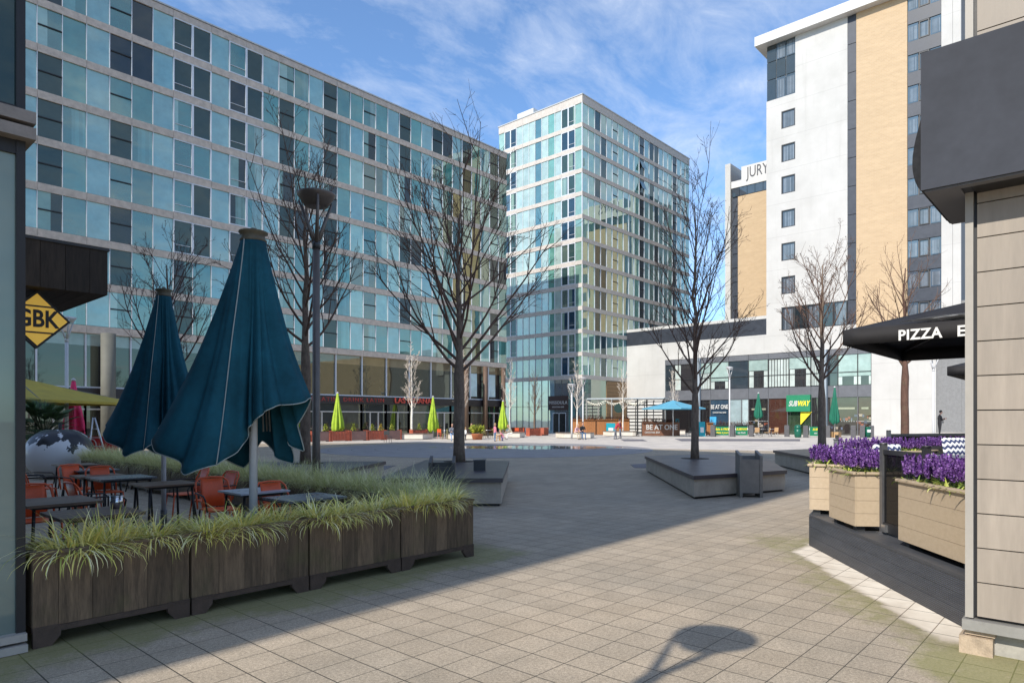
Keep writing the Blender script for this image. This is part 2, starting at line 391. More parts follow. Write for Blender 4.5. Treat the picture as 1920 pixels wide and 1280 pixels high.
for c in range(NC):
    cx=c-(NC-33)  # column 0 here is the first one seen beside the dark corner building
    for k in range(8):
        a0=X0+c*BAY; a1=a0+BAY; z0,z1=LEV[k],LEV[k+1]-.5
        ph=cx%3; r=rl.random(); kind='N'; curt=None
        framed = cx in (7,8,10,11) and k>1
        if ph==0 and not framed: col=jit(BLUE,.10) if r<.9 else jit(TEAL2,.1)
        elif ph==1 or framed:
            kind='F' if framed else 'B'
            col=jit(DARK if r<.38 else DPUR if r<.62 else TEAL,.2)
            if r>.45 and r<.8: curt=CURT
        else:
            col=jit(TEAL if r<.6 else TEAL2 if r<.88 else DPUR,.2)
            if .3<r<.6: curt=(.10,.28,.28)
        if cx>17 and k<6 and rl.random()<.45: col=jit(PALEG,.2) if rl.random()<.6 else jit(OLIVE,.2)  # pale green and olive tints imitate reflections on the far lower panes
        x,y=(a0+a1)/2,YL; items.append((1/depth(x,y)**2*abs(y)/depth(x,y),a0,a1,z0,z1,col,curt,kind,cx))
items.sort(key=lambda i:-i[0] if i[8]>=-1 else 1)
for n,(s,a0,a1,z0,z1,col,curt,kind,cx) in enumerate(items):
    e=.0
    if n<100:
        pm=MB(); pane_faces(pm,PL,a0,a1,z0,z1,col,curt,rl); wo=pm.build('window',FG,LB,tint=True)
        fm=MB(); frame_bits(fm,PL,a0,a1,z0,z1,kind); fo=fm.build('window_frame',[ALU,BLACKM],wo,off=LB.location)
    else:
        pane_faces(restp,PL,a0,a1,z0,z1,col,curt,rl); frame_bits(restf,PL,a0,a1,z0,z1,kind)
tag(restp.build('window_glazing',FG,LB,tint=True),kind='stuff'); tag(restf.build('mullion_grid',[ALU,BLACKM],LB),kind='stuff')
# first-floor glazing and shopfronts
for i in range(NC//2):
    a0=X0+i*2*BAY; a1=a0+2*BAY; px_right=a0>XL(875,YL)
    pm=MB(); base=(.035,.032,.030) if a0>24 else (.022,.024,.028)
    pm.col=jit(base,.2); pm.quad(PL(a0,.30,3.72),PL(a1,.30,3.72),PL(a1,.30,6.35),PL(a0,.30,6.35))
    pm.col=jit((.20,.15,.09),.15) if a0>24 else jit((.26,.33,.34),.12); pm.quad(PL(a0,.30,6.35),PL(a1,.30,6.35),PL(a1,.30,7.1),PL(a0,.30,7.1))  # top strip: reflection of tan brick painted into the tint beyond the near bays
    wo=pm.build('window',FG2,LB,tint=True)
    fm=MB(); fm.box(a0-.045,a0+.045,YL+.16,YL+.33,3.72,7.1); fm.box(a0,a1,YL+.2,YL+.33,3.66,3.76); fm.build('window_frame',ALU,wo,off=LB.location)
    pm=MB(); pm.col=jit((.03,.027,.026) if i%3 else (.10,.09,.07),.3); pm.quad(PL(a0,.32,0),PL(a1,.32,0),PL(a1,.32,3.0),PL(a0,.32,3.0)); so=pm.build('shop_window',FG2,LB,tint=True)
    fm=MB(); nd=1 if i%3==0 else 3 if i%3==1 else 2
    for j in range(nd+1):
        a=a0+(a1-a0)*j/nd; fm.box(a-.05,a+.05,YL+.2,YL+.34,0,2.35 if 0<j<nd else 3.0)
    fm.box(a0+.05,a1-.05,YL+.21,YL+.34,2.28,2.38); fm.build('door_frame',M('door_frame_paint',(.50,.48,.45),.5),so,off=LB.location)
b=MB(); b.box(X0,XE,YL+.10,YL+.34,3.0,3.66); b.build('shop_fascia',M('fascia_dark',(.018,.014,.016),.4),LB)
COLM=M('column_stone',(.13,.13,.11),.7,.1,2)
for px in (203,1e9):
    if px<1e8:
        a=XL(px,47.3); c=MB(); c.lathe([(.42,0),(.42,7.1)],18,(a,47.3,0)); c.build('column',COLM,LB)
for a in (46.2,48.9,51.6):
    c=MB(); c.lathe([(.24,0),(.24,7.08)],14,(a,47.86,0)); c.build('column',M('column_brown',(.12,.075,.05),.6,.15,2),LB)
for a in (47.0,49.7):
    c=MB(); c.col=(.52,.66,.70); c.quad(PL(a,.26,4.0),PL(a+1.1,.26,4.0),PL(a+1.1,.26,6.3),PL(a,.26,6.3)); c.build('window_pane',FG2,LB,tint=True)  # pale tint stands in for daylight seen through the glazed end
RED=M('red_letter_paint',(.28,.03,.025),.5,.05)
letters('EAT LATIN  DRINK LATIN',.46,RED,LB,((XL(648,48)),YL+.08,3.33),0,.015,.004,sx=1.25,spacing=1.25)
letters('LAS IGUANAS',.66,M('bright_red_letter',(.50,.06,.04),.5,.05),LB,(XL(778,48),YL-.02,3.36),0,.02,.012,sx=1.15)
letters('THE HUB',.34,RED,LB,(XL(905,48),YL+.08,3.33),0,.015,.004) if False else None

# ------------------------------------------------------------------ corner tower
TB=thing('apartment_tower','glass corner apartment tower with pale bands and a white rooftop box','building',(72,54,0),world=True)
XT=65.8; YT=48.0; NR=21; NL=13; BL=1.065; TL=[7.1+2.773*k for k in range(12)]; ZTOP=40.95
w=MB(); w.box(XT+.3,XT+NR*BAY-.3,YT+.3,YT+NL*BL-.3,0,ZTOP-.3); w.build('wall',MATS['block_core'],TB)
for k,zt in enumerate(TL+[ZTOP]):
    th=.5 if k<12 else .95
    b=MB()
    for c in range(0,NR,3): b.box(XT+c*BAY+(.006 if c else -.03),XT+min(NR,c+3)*BAY-.006,YT-.03,YT+.3,zt-th,zt)
    for c in range(0,NL,3): b.box(XT-.03,XT+.28,YT+c*BL+(.006 if c else .303),YT+min(NL,c+3)*BL-.006,zt-th,zt)
    b.build('floor_band',CONCT,TB)
b=MB(); b.box(XT-.1,XT+NR*BAY+.1,YT-.1,YT+NL*BL+.1,ZTOP,ZTOP+.12); b.build('roof_edge',MATS['roof_edge_metal'],TB)
b=MB(); xr=XT+2.5; b.box(xr,xr+5,YP(1000,xr),YP(970,xr),ZTOP+.12,ZTOP+2.3); b.build('rooftop_box',WHITE,TB)
PTL=lambda a,d,z:(XT+d,a,z); PTR=lambda a,d,z:(a,YT+d,z)
SKYP=(.38,.49,.46); TG=(.17,.36,.31)
leftcols=['g','F','F','p','p','p','p','p','d','p','t','p','F','F','c'][::-1]
leftcols=['c','F','F','p','t','p','d','p','p','p','F','F','g']
rightcols='g t d d b B t b b t X b d d b b t X b b t'.split()
tcol={'c':(.19,.33,.27),'p':SKYP,'t':(.13,.33,.28),'d':(.05,.15,.19),'g':(.33,.52,.45),'F':(.04,.085,.08),'b':(.15,.32,.36),'B':(.07,.17,.18),'X':(.03,.03,.05)}
rt=random.Random(11); items=[]
for k in range(12):
    z0=TL[k]; z1=(TL[k+1]-.5) if k<11 else ZTOP-.95
    for c,ch in enumerate(leftcols):
        a0=YT+c*BL; curt=None; kind='F' if ch=='F' else 'B' if ch in 'BX' else 'N'
        col=jit(tcol[ch],.08,rt)
        if ch=='F': col=jit(rt.choice([(.03,.06,.06),(.10,.14,.12),(.02,.05,.09)]),.2,rt); curt=(.20,.30,.25) if rt.random()<.4 else None
        items.append((2.0,'L',a0,a0+BL,z0,z1,col,curt,kind,c))
    for c,ch in enumerate(rightcols):
        a0=XT+c*BAY; curt=None; kind='B' if ch in 'BX' else 'N'
        col=jit(tcol['d' if ch=='d' and rt.random()<.4 else ch],.18,rt)
        if ch=='d': col=jit(rt.choice([(.02,.05,.08),(.05,.12,.12),(.035,.035,.05),(.08,.15,.14)]),.2,rt)
        items.append((1.6-.03*c,'R',a0,a0+BAY,z0,z1,col,curt,kind,c))
items.sort(key=lambda i:-(i[0]+.02*(30-abs(i[5]-30))))
restp,restf=MB(),MB()
for n,(s,fa,a0,a1,z0,z1,col,curt,kind,c) in enumerate(items):
    P=PTL if fa=='L' else PTR
    if n<100:
        pm=MB(); pane_faces(pm,P,a0,a1,z0,z1,col,curt,rt); wo=pm.build('window',FG3,TB,tint=True)
        fm=MB(); frame_bits(fm,P,a0,a1,z0,z1,kind,.04); fm.build('window_frame',[ALU,BLACKM],wo,off=TB.location)
    else:
        pane_faces(restp,P,a0,a1,z0,z1,col,curt,rt); frame_bits(restf,P,a0,a1,z0,z1,kind,.04)
tag(restp.build('window_glazing',FG3,TB,tint=True),kind='stuff'); tag(restf.build('mullion_grid',[ALU,BLACKM],TB),kind='stuff')
for (c,k) in ((10,10),(10,9)):   # tilted open vents
    a=XT+c*BAY; z=TL[k]+.2; b=MB(); b.quad((a+.1,YT-.02,z+1.7),(a+1.2,YT-.02,z+1.7),(a+1.2,YT-.5,z+.6),(a+.1,YT-.5,z+.6)); b.col=(.03,.03,.045)
    b.c=[(.03,.03,.045)]*len(b.f); b.build('open_vent',FG3,TB,tint=True)
gcol=[(.10,.14,.17),(.13,.32,.31),(.17,.16,.19),(.17,.17,.20),(.30,.46,.55),(.28,.45,.54),(.33,.46,.58),(.33,.46,.56),(.36,.47,.58),(.13,.33,.34),(.34,.45,.55),(.33,.44,.54),(.3,.4,.5)]
for c in range(NL):
    a0=YT+c*BL; b=MB(); b.col=gcol[c]; b.quad(PTL(a0,.05,0),PTL(a0+BL,.05,0),PTL(a0+BL,.05,6.6),PTL(a0,.05,6.6)); wo=b.build('glass_panel',FG3,TB,tint=True)
    b=MB(); b.box(XT-.02,XT+.08,a0-.02,a0+.02,0,6.6); b.box(XT-.01,XT+.08,a0+.02,a0+BL-.02,3.3,3.35); b.build('panel_frame',GREYM,wo,off=TB.location)
rc=[(.16,.22,.21),(.15,.15,.16),(.15,.15,.16),(.09,.22,.20)]
for c in range(4):
    a0=XT+c*BAY; b=MB(); b.col=rc[c]; b.quad(PTR(a0,.05,0),PTR(a0+BAY,.05,0),PTR(a0+BAY,.05,6.6),PTR(a0,.05,6.6)); b.build('glass_panel',FG3,TB,tint=True)
b=MB()
for i in range(14): b.box(XT+4*BAY,XT+9*BAY,YT-.02,YT+.25,.05+i*.465,.05+i*.465+.44)
b.build('louvre_panel',wood('louvre_wood',(.20,.12,.055),(.32,.20,.10),.1,0),TB)
# entrance and its sign
b=MB(); ya,yb=YP(1062,XT),YP(1037,XT)
b.box(XT-.06,XT+.1,ya,yb,0,2.5); do=b.build('door',M('door_dark',(.012,.012,.014),.25),TB)
b=MB()
for y in (ya,(ya+yb)/2,yb-.08): b.box(XT-.09,XT+.04,y,y+.08,0,2.5)
b.box(XT-.09,XT+.04,ya+.08,yb-.08,2.42,2.5); b.build('door_frame',ALU,do,off=TB.location)
b=MB(); b.box(XT-.12,XT+.1,ya-.3,yb+.6,2.85,4.6); so=b.build('sign_panel',M('brown_sign',(.05,.022,.018),.5),TB)
letters('MISSOULA',.56,WHITE,TB,(XT-.14,(ya+yb)/2+.15,3.75),-pi/2,.01,.006,spacing=1.15); letters('MONTANA BAR',.26,WHITE,TB,(XT-.14,(ya+yb)/2+.15,3.22),-pi/2,.01,.002)
# ------------------------------------------------------------------ hotel and its podium (faces -X on X=75.7)
HB=thing('hotel','white and tan brick hotel tower above a podium of dark glazed shops','building',(90,25,0),world=True)
XH=75.7
def render_mat():
    m,t,out=nt('white_render'); p=N(t,'BsdfPrincipled',i_Roughness=.85); v=pos(t)
    c=ramp(t,noise(t,v,.35,5),[(.3,(.45,.438,.415)),(.7,(.535,.522,.50))])
    st=noise(t,pos(t,False,(2.2,2.2,.12)),1.2,4); s=math_(t,'MULTIPLY',math_(t,'SUBTRACT',st,.56,None,True),3.0,None,True)
    sz=N(t,'SeparateXYZ'); t.links.new(v,sz.inputs[0]); jl=math_(t,'LESS_THAN',math_(t,'FRACT',math_(t,'MULTIPLY',sz.outputs[2],1/3.68)),.012); c=mixc(t,math_(t,'MULTIPLY',jl,.45),c,(.30,.29,.28))
    c=mixc(t,math_(t,'MULTIPLY',s,.45),c,(.36,.345,.32)); t.links.new(c,p.inputs['Base Color']); t.links.new(p.outputs[0],out.inputs[0]); return m
def brick_mat():
    m,t,out=nt('tan_brick'); p=N(t,'BsdfPrincipled',i_Roughness=.85); v=pos(t)
    s=N(t,'SeparateXYZ'); t.links.new(v,s.inputs[0]); cb=N(t,'CombineXYZ'); t.links.new(math_(t,'ADD',s.outputs[0],s.outputs[1]),cb.inputs[0]); t.links.new(s.outputs[2],cb.inputs[1])
    bk=N(t,'TexBrick',i_Scale=1,i_Mortar_Size=.012,i_Brick_Width=.45,i_Row_Height=.15); bk.inputs['Color1'].default_value=(.50,.365,.225,1); bk.inputs['Color2'].default_value=(.46,.330,.200,1); bk.inputs['Mortar'].default_value=(.50,.40,.28,1)
    t.links.new(cb.outputs[0],bk.inputs['Vector'])
    c=mixc(t,1.0,bk.outputs['Color'],ramp(t,noise(t,pos(t,False,(.3,.3,2)),1.0,5),[(.3,(.95,.94,.93)),(.7,(1.05,1.04,1.03))]),'MULTIPLY')
    t.links.new(c,p.inputs['Base Color']); t.links.new(p.outputs[0],out.inputs[0]); return m
REND=render_mat(); TAN=brick_mat(); SLATE=M('slate_panel',(.036,.042,.056),.42,.14,2)
SLATE2=M('grey_spandrel',(.115,.12,.135),.5,.1,2)
yp=lambda px: YP(px,XH)
yT=yp(1437); yA=yp(1589); yB=yp(1605.5); yC=yp(1701); yD=yp(1765); yE=yp(1786)
ZR=43.9
b=MB(); b.box(XH+.25,XH+14,11,yT-.25,0,ZR-.3); b.build('tower_core',M('hotel_core',(.2,.2,.2),.8),HB)
# white render panel with cut window openings
wy0,wy1=yp(1491),yp(1465)
wz=[(zat(c+16.5,74.3),zat(c-16.5,74.3)) for c in (534,471,409,345,285,222)]
ztop0=zat(184,75); zs0,zs1=zat(618,74),zat(574,74)
b=MB()
def wallbox(y0,y1,z0,z1): b.box(XH,XH+.25,y0,y1,z0,z1)
wallbox(wy1,yT,9.15,ztop0); 
wallbox(yA,wy0,zs1,ZR); 
zz=[zs1]+[v for p in wz for v in p]+[ztop0]
for i in range(0,len(zz),2): wallbox(wy0,wy1,zz[i],zz[i+1])
wallbox(yB,wy1,9.15,zs0)
wallbox(yE,yD,9.15,ZR); b.box(XH,XH+.25,11.0,yE-.02,9.15,ZR)
b.build('rendered_wall',REND,HB)
b=MB(); b.box(XH,XH+.25,yC,yB,11.1,ZR); b.box(XH,XH+.25,yC,yB,9.15,11.09); b.m=[0]*6+[1]*6; b.build('brick_panel',[TAN,REND],HB)
CURTM=M('net_curtain',(.55,.60,.62),.8,.25,2,stretch=(6,6,.2))
PH=lambda a,d,z:(XH+d,a,z)
def hwin(y0,y1,z0,z1,col=(.06,.075,.10),fr=True,curt=True,name='window'):
    pm=MB(); d=.12
    pm.col=jit(col,.2,rh); pm.quad(PH(y0,d,z0),PH(y1,d,z0),PH(y1,d,z1),PH(y0,d,z1))
    if curt:
        n=7
        for i in range(n):
            f0=y0+(y1-y0)*(.12+.76*i/n); f1=y0+(y1-y0)*(.12+.76*(i+.7)/n); g_=rh.uniform(.10,.22)
            pm.col=(g_,g_*1.1,g_*1.25); pm.quad(PH(f0,d-.01,z0+.1),PH(f1,d-.01,z0+.1),PH(f1,d-.01,z1-.25),PH(f0,d-.01,z1-.25))
    wo=pm.build(name,FG2,HB,tint=True)
    if fr:
        f=MB(); e=.10
        f.box(XH+.02,XH+.2,y0,y0+e,z0,z1); f.box(XH+.02,XH+.2,y1-e,y1,z0,z1); f.box(XH+.02,XH+.2,y0+e,y1-e,z0,z0+e); f.box(XH+.02,XH+.2,y0+e,y1-e,z1-e,z1)
        f.build('window_frame',DARKM,wo,off=HB.location)
rh=random.Random(5)
for z0,z1 in wz: hwin(wy0,wy1,z0,z1)
# dark corner glazing at the top, strip and lower row
hw=(yT-wy0)/3
for r_,(z0,z1) in enumerate([(ztop0,ztop0+2.4),(ztop0+2.4,ztop0+4.4),(ztop0+4.4,ZR)]):
    for c in range(3):
        y0=wy0+c*hw; glass=(r_!=1 and c<2)
        hwin(y0+.03,y0+hw-.03,z0+.04,z1-.04,(.05,.07,.10) if glass else (.025,.03,.04),False,glass,'corner_window')
b=MB()
for i in range(11):
    z0=11.2+(ZR-11.2)*i/11; b.box(XH+.05,XH+.22,yB+.03,yA-.03,z0,z0+(ZR-11.2)/11-.06)
b.build('dark_strip',SLATE,HB)
n=5
for i in range(n):
    y0=yA+(wy1-yA)*i/n; y1=yA+(wy1-yA)*(i+1)/n; hwin(y0+.02,y1-.02,zs0,zs1,(.04,.055,.08) if i in (0,2,4) else (.02,.024,.03),True,i in (0,2,4))
rows=11; st=(ZR-10.2)/rows
for i in range(rows):
    for c in range(3):
        y0=yD+(yC-yD)*c/3; y1=yD+(yC-yD)*(c+1)/3; z0=10.2+i*st
        hwin(y0+.04,y1-.04,z0+1.35,z0+st-.04,(.07,.10,.14),c==1,True,'glazed_window')
    b=MB(); b.box(XH+.04,XH+.2,yD+.03,yC-.03,z0,z0+1.3); b.build('spandrel',SLATE,HB)
b=MB(); b.box(XH-.9,XH+15,10,yT+1.0,ZR,ZR+1.05); b.build('roof_fascia',WHITE,HB)
# flank facing +Y: tan brick with small dark windows
b=MB(); b.box(XH+.26,XH+14,yT-.24,yT-.02,11.3,ZR); b.build('brick_flank',TAN,HB)
for i in range(10):
    for c in range(2):
        x=XH+3+c*6; z=13+i*3.1; b=MB(); b.col=(.03,.04,.05); b.box(x,x+1.5,yT-.05,yT+.0,z,z+1.7); b.build('flank_window',FG2,HB,tint=True)
# rear wing with the roof sign
XW=90.0; yw=lambda px: YP(px,XW); ZW=92.3
b=MB(); b.box(XW,XW+12,29.6,yw(1372.5),10,zat(345,ZW)); b.build('rear_wing',SLATE2,HB)
b=MB(); b.box(XW-.5,XW+12,yw(1372.5),yw(1362.5),8,zat(309,ZW+1.4)); b.build('white_pier',REND,HB)
b=MB(); b.box(XW-.25,XW-.03,29.6,yw(1385),10,zat(367,ZW)); b.build('brick_panel',TAN,HB)
b=MB(); b.box(XW-.35,XW-.02,29.7,yw(1373),zat(350,ZW)+.02,zat(337,ZW)); b.box(XW-.34,XW+9,29.7,yw(1392),zat(337,ZW),zat(313,ZW)); b.build('sign_parapet',WHITE,HB)
for i in range(9):
    y1=yw(1373.5)-i*1.1; b=MB(); b.col=(.05,.06,.08); b.box(XW-.22,XW-.05,y1-1.05,y1,zat(366,ZW)+.02,zat(350.5,ZW)); b.build('wing_window',FG2,HB,tint=True)
b=MB()
hs0=(zat(367,ZW)-11)/11
for i in range(11): b.box(XW-.15,XW-.04,yw(1385)+.03,yw(1373.5),11+i*hs0,11+i*hs0+hs0-.1)
b.build('dark_strip',SLATE,HB)
letters('JURYS',2.1,M('grey_letter',(.07,.07,.08),.5),HB,(XW-.36,yw(1402),zat(326,ZW-.3)),-pi/2,.02,.0,align='LEFT',sx=.66)
for i in range(9):
    b=MB(); z=14+i*2.5; b.col=(.03,.04,.05); b.box(XW-.3,XW-.2,30.2,31.6,z,z+1.4); b.build('rear_window',FG2,HB,tint=True)
# podium
y47=yp(1172); y42=yp(1247); y18=yp(1634)
b=MB(); b.box(XH+.3,XH+30,-30,y47,0,13.0); b.build('podium_core',MATS['hotel_core'],HB)
b=MB(); b.box(XH,XH+.3,y42,y47,0,11.3); b.build('podium_wall',REND,HB)
b=MB(); b.box(XH,XH+.3,yT,y42-.01,9.15,11.3); b.build('podium_band',REND,HB)
b=MB(); b.box(XH,XH+.3,yp(1755),y18,0,9.14); b.build('podium_wall',REND,HB)
b=MB(); b.box(XH-.02,XH+.28,yT,y47,13.1,13.46); b.build('parapet',REND,HB)
b=MB(); b.box(XH-.02,XH+8,y47,yp(1160.5),0,13.75); b.build('brick_pier',TAN,HB)
b=MB()
for i in range(14): b.box(XH+.02,XH+.28,yT,y47-.02,11.31+i*.128,11.31+i*.128+.105)
b.build('roof_louvre',SLATE,HB)
b=MB()
bays=[1247,1264,1310,1332,1366,1403,1440,1479,1520,1543,1571,1608,1634]
for i in range(len(bays)-1):
    b.box(XH+.08,XH+.26,yp(bays[i+1])+.015,yp(bays[i])-.015,4.03,5.25)
b.build('spandrel',SLATE2,HB)
b=MB()
for i in range(len(bays)-1): b.box(XH+.06,XH+.26,yp(bays[i+1])+.015,yp(bays[i])-.015,8.5,9.14)
b.build('spandrel',SLATE2,HB)
kinds=['v','c','b','g','s','w','n','w','n','v','g','g']
GLS=lambda r,g,b_: (r,g,b_)
for i,kd in enumerate(kinds):
    y1,y0=yp(bays[i])-.02,yp(bays[i+1])+.02; pm=MB(); z0,z1=5.27,8.48
    def q(f0,f1,g0,g1,c,d=.15):
        pm.col=c; pm.quad(PH(y0+(y1-y0)*f0,d,z0+(z1-z0)*g0),PH(y0+(y1-y0)*f1,d,z0+(z1-z0)*g0),PH(y0+(y1-y0)*f1,d,z0+(z1-z0)*g1),PH(y0+(y1-y0)*f0,d,z0+(z1-z0)*g1))
    CR=(.50,.56,.53); LG=(.33,.43,.40)
    if kd=='v': q(0,1,0,1,(.03,.04,.05))
    elif kd=='s': q(0,1,0,1,(.035,.045,.06))
    elif kd=='g':
        q(0,1,.3,1,jit(LG,.1,rh)); q(0,1,0,.3,(.03,.03,.035)); q(0,.2,.02,.28,CR,.14); q(.8,1,.02,.28,CR,.14)
    else:
        q(0,1,0,1,(.035,.032,.035))
        if kd in 'bw': q(0,1,.62,1,jit(LG,.1,rh),.14)
        if kd in 'cw': q(.02,.22,.02,.6 if kd=='w' else .98,CR,.135); q(.75,.98,.02,.6 if kd=='w' else .98,CR,.135)
        if kd in 'bn':
            for j in range(7): q(j/7+.01,j/7+.12,.03,.60 if kd=='b' else .97,jit(CR,.12,rh),.135)
    wo=pm.build('window',FG2,HB,tint=True); f=MB(); f.box(XH+.05,XH+.24,y0-.04,y0+.04,5.26,8.49); f.box(XH+.07,XH+.24,y0+.04,y1-.04,6.62,6.69); f.build('window_frame',DARKM,wo,off=HB.location)
shops=[(1247,1300,(.015,.013,.015)),(1300,1331,(.02,.018,.02)),(1331,1366,(.03,.06,.10)),(1366,1390,(.30,.38,.40)),(1390,1403,(.45,.56,.58)),(1403,1440,(.02,.018,.02)),(1440,1476,(.07,.03,.022)),(1476,1521,(.03,.05,.03)),(1521,1543,(.025,.022,.025)),(1552,1608,(.035,.028,.028)),(1608,1634,(.05,.025,.022))]
for a,c,col in shops:
    pm=MB(); y1,y0=yp(a)-.02,yp(c)+.02; pm.col=col; pm.quad(PH(y0,.18,0),PH(y1,.18,0),PH(y1,.18,4.0),PH(y0,.18,4.0))
    if a in (1552,1608,1403):
        pm.col=(.30,.30,.22); pm.quad(PH(y0+.3,.17,2.75),PH(y1-.3,.17,2.75),PH(y1-.3,.17,2.95),PH(y0+.3,.17,2.95))
        for j in range(12):
            yy=y0+(y1-y0)*(j+.5)/12; pm.col=(.4,.4,.4); pm.quad(PH(yy-.05,.17,1.45),PH(yy+.05,.17,1.45),PH(yy+.05,.17,1.52),PH(yy-.05,.17,1.52))
            pm.col=jit(rh.choice([(.25,.08,.05),(.1,.12,.18),(.3,.25,.2),(.05,.05,.06)]),.3,rh); z_=rh.uniform(.3,2.2); w_=rh.uniform(.05,.25); pm.quad(PH(yy-w_,.165,z_),PH(yy+w_,.165,z_),PH(yy+w_,.165,z_+.25),PH(yy-w_,.165,z_+.25))
    so=pm.build('shop_window',FG2,HB,tint=True); f=MB(); f.box(XH+.08,XH+.26,y0-.06,y0+.03,0,4.02); f.build('window_frame',GREYM,so,off=HB.location)
b=MB(); b.box(XH-.5,XH-.05,yp(1552),yp(1543.5),0,9.1); b.build('column',M('column_blue_grey',(.30,.35,.40),.5,.08,2),HB)
for a in (1300,): 
    b=MB(); b.box(XH-.35,XH-.05,yp(1314),yp(1310),0,9.1); b.build('column',MATS['column_blue_grey'],HB)
GREENM=M('shop_green',(.010,.20,.095),.5,.06,3); YELM=M('letter_yellow',(.85,.70,.03),.5,.05)
b=MB(); b.box(XH-.35,XH+.1,yp(1521),yp(1476.5),2.55,4.35); b.build('shop_sign_board',GREENM,HB)
ys_=(yp(1521)+yp(1476.5))/2
letters('SUB',.80,WHITE,HB,(XH-.37,ys_+.10,3.40),-pi/2,.01,.022,'RIGHT',shear=.3,sx=.66)
letters('WAY',.80,YELM,HB,(XH-.37,ys_+.07,3.40),-pi/2,.01,.022,'LEFT',shear=.3,sx=.66)
b=MB(); b.quad(PH(ys_-.15,-.02,.9+1.6),PH(ys_-1.35,-.02,2.5),PH(ys_-.15,-.02,1.1)); b.build('door_poster',YELM,HB)
b=MB(); b.sm=False
for k in range(20):
    a=2*pi*k/20
b.lathe([(.5,-.04),(.5,.04)],20,(0,0,0),1,.62,False); o=b.build('oval_sign',M('oval_sign_paint',(.45,.30,.22),.5),HB); o.rotation_euler=(pi/2,0,-pi/2); o.location=Vector((XH-.02,yp(1464.5),3.1))-HB.location
b=MB(); b.lathe([(.38,-.05),(.38,.05)],20,(0,0,0),1,.5,False); o=b.build('oval_sign',M('oval_sign_inner',(.30,.09,.05),.5),HB); o.rotation_euler=(pi/2,0,-pi/2); o.location=Vector((XH-.02,yp(1464.5),3.1))-HB.location
letters('BE AT ONE',.70,WHITE,HB,(XH-.03,yp(1349),3.15),-pi/2,.02,.014,sx=.62); letters('COCKTAIL BAR',.24,WHITE,HB,(XH-.03,yp(1349),2.5),-pi/2,.01,.004)
b=MB(); yy=yp(1337.5); b.box(XH-.1,XH+.1,yy-.4,yy+.4,1.0,2.0); b.build('door_notice',M('notice_blue',(.05,.35,.62),.5),HB)
b=MB(); b.box(XH+1.5,XH+2,11,yp(1755),0,9.1); b.build('recessed_shopfront',M('recess_grey',(.16,.16,.16),.6),HB)
b=MB(); b.box(XH+1.1,XH+1.5,yp(1830),yp(1792),3.4,5.0); b.build('shop_sign_board',GREENM,HB)
# brick terrace of shops further along the same street
EB=thing('brick_building','low tan brick building with dark shopfronts beyond the hotel','building',(80,-20,0),world=True)
b=MB(); b.box(XH,XH+20,-70,-2,5.2,13.5); b.build('wall',TAN,EB); b=MB(); b.box(XH+.2,XH+19,-69.9,-2.1,0,5.19); b.build('shopfront',SLATE,EB)

# ------------------------------------------------------------------ office block behind the viewer whose shadow falls across the square
SB=thing('office_block','tall plain office block standing behind the glazed corner building','building',(-20,20,0),world=True)
SUNEL=rad(38); SUNA=rad(2.5)
b=MB(); b.box(-34,-14,4.1,37,0,(33+14)*math.tan(SUNEL)); b.build('wall',M('office_wall',(.30,.28,.26),.8),SB)

# ------------------------------------------------------------------ glazed corner building beside the planters
GB=thing('glass_building','dark framed glass corner building beside the timber planters','building',(-2,8,0),world=True)
yg=5.93; xg=1.25
xc=XL(46,yg); xc0=xc-.055
b=MB(); b.box(-9,xc-.35,yg+.25,yg+5.5,0,11.9); b.build('wall',M('glass_house_core',(.05,.055,.06),.6),GB)
zl=3.70
GLo=facade_glass('corner_glass_low',.045,.02); 
for nm,z0,z1,col in (('lower_pane',.13,zl-.1,(.185,.23,.21)),('upper_pane',zl+.25,11.8,(.012,.026,.028))):  # lower panes: bright reflection of the surroundings painted into the base colour
    for i in range(4):
        a1=xc0-.0-i*1.5; a0=a1-1.5; pm=MB(); pm.col=col; pm.quad((a0,yg,z0),(a1,yg,z0),(a1,yg,z1),(a0,yg,z1)); pm.build('window',GLo,GB,tint=True)
b=MB(); b.box(xc0,xc,yg-.03,yg+.2,.13,11.8); b.box(xc0-.03,xc0-.001,yg+.02,yg+.1,.13,11.8); b.build('corner_post',BLACKM,GB)
LEDGE=M('ledge_metal',(.20,.175,.155),.5,.15,4)
for z0 in (zl-.0,zl+.115):
    b=MB(); b.box(-7,xc+.045,yg-.12,yg+.3,z0,z0+.085); b.build('ledge',LEDGE,GB)
b=MB(); b.box(-7,xc-.02,yg-.02,yg+.3,zl-.1,zl+.25); b.build('spandrel',BLACKM,GB)
for z0 in (.0,.075):
    b=MB(); b.box(-7,xc+.0,yg-.10+z0*.3,yg+.3,z0+.005,z0+.06); b.build('sill',M('sill_metal',(.36,.33,.30),.5,.1,4),GB)
b=MB()
for i in range(3): b.tube([(xc0-.15-.12*i,yg+.02,.15),(xc0-.85-.1*i,yg-.0-.001*i,3.4)],.004,4)
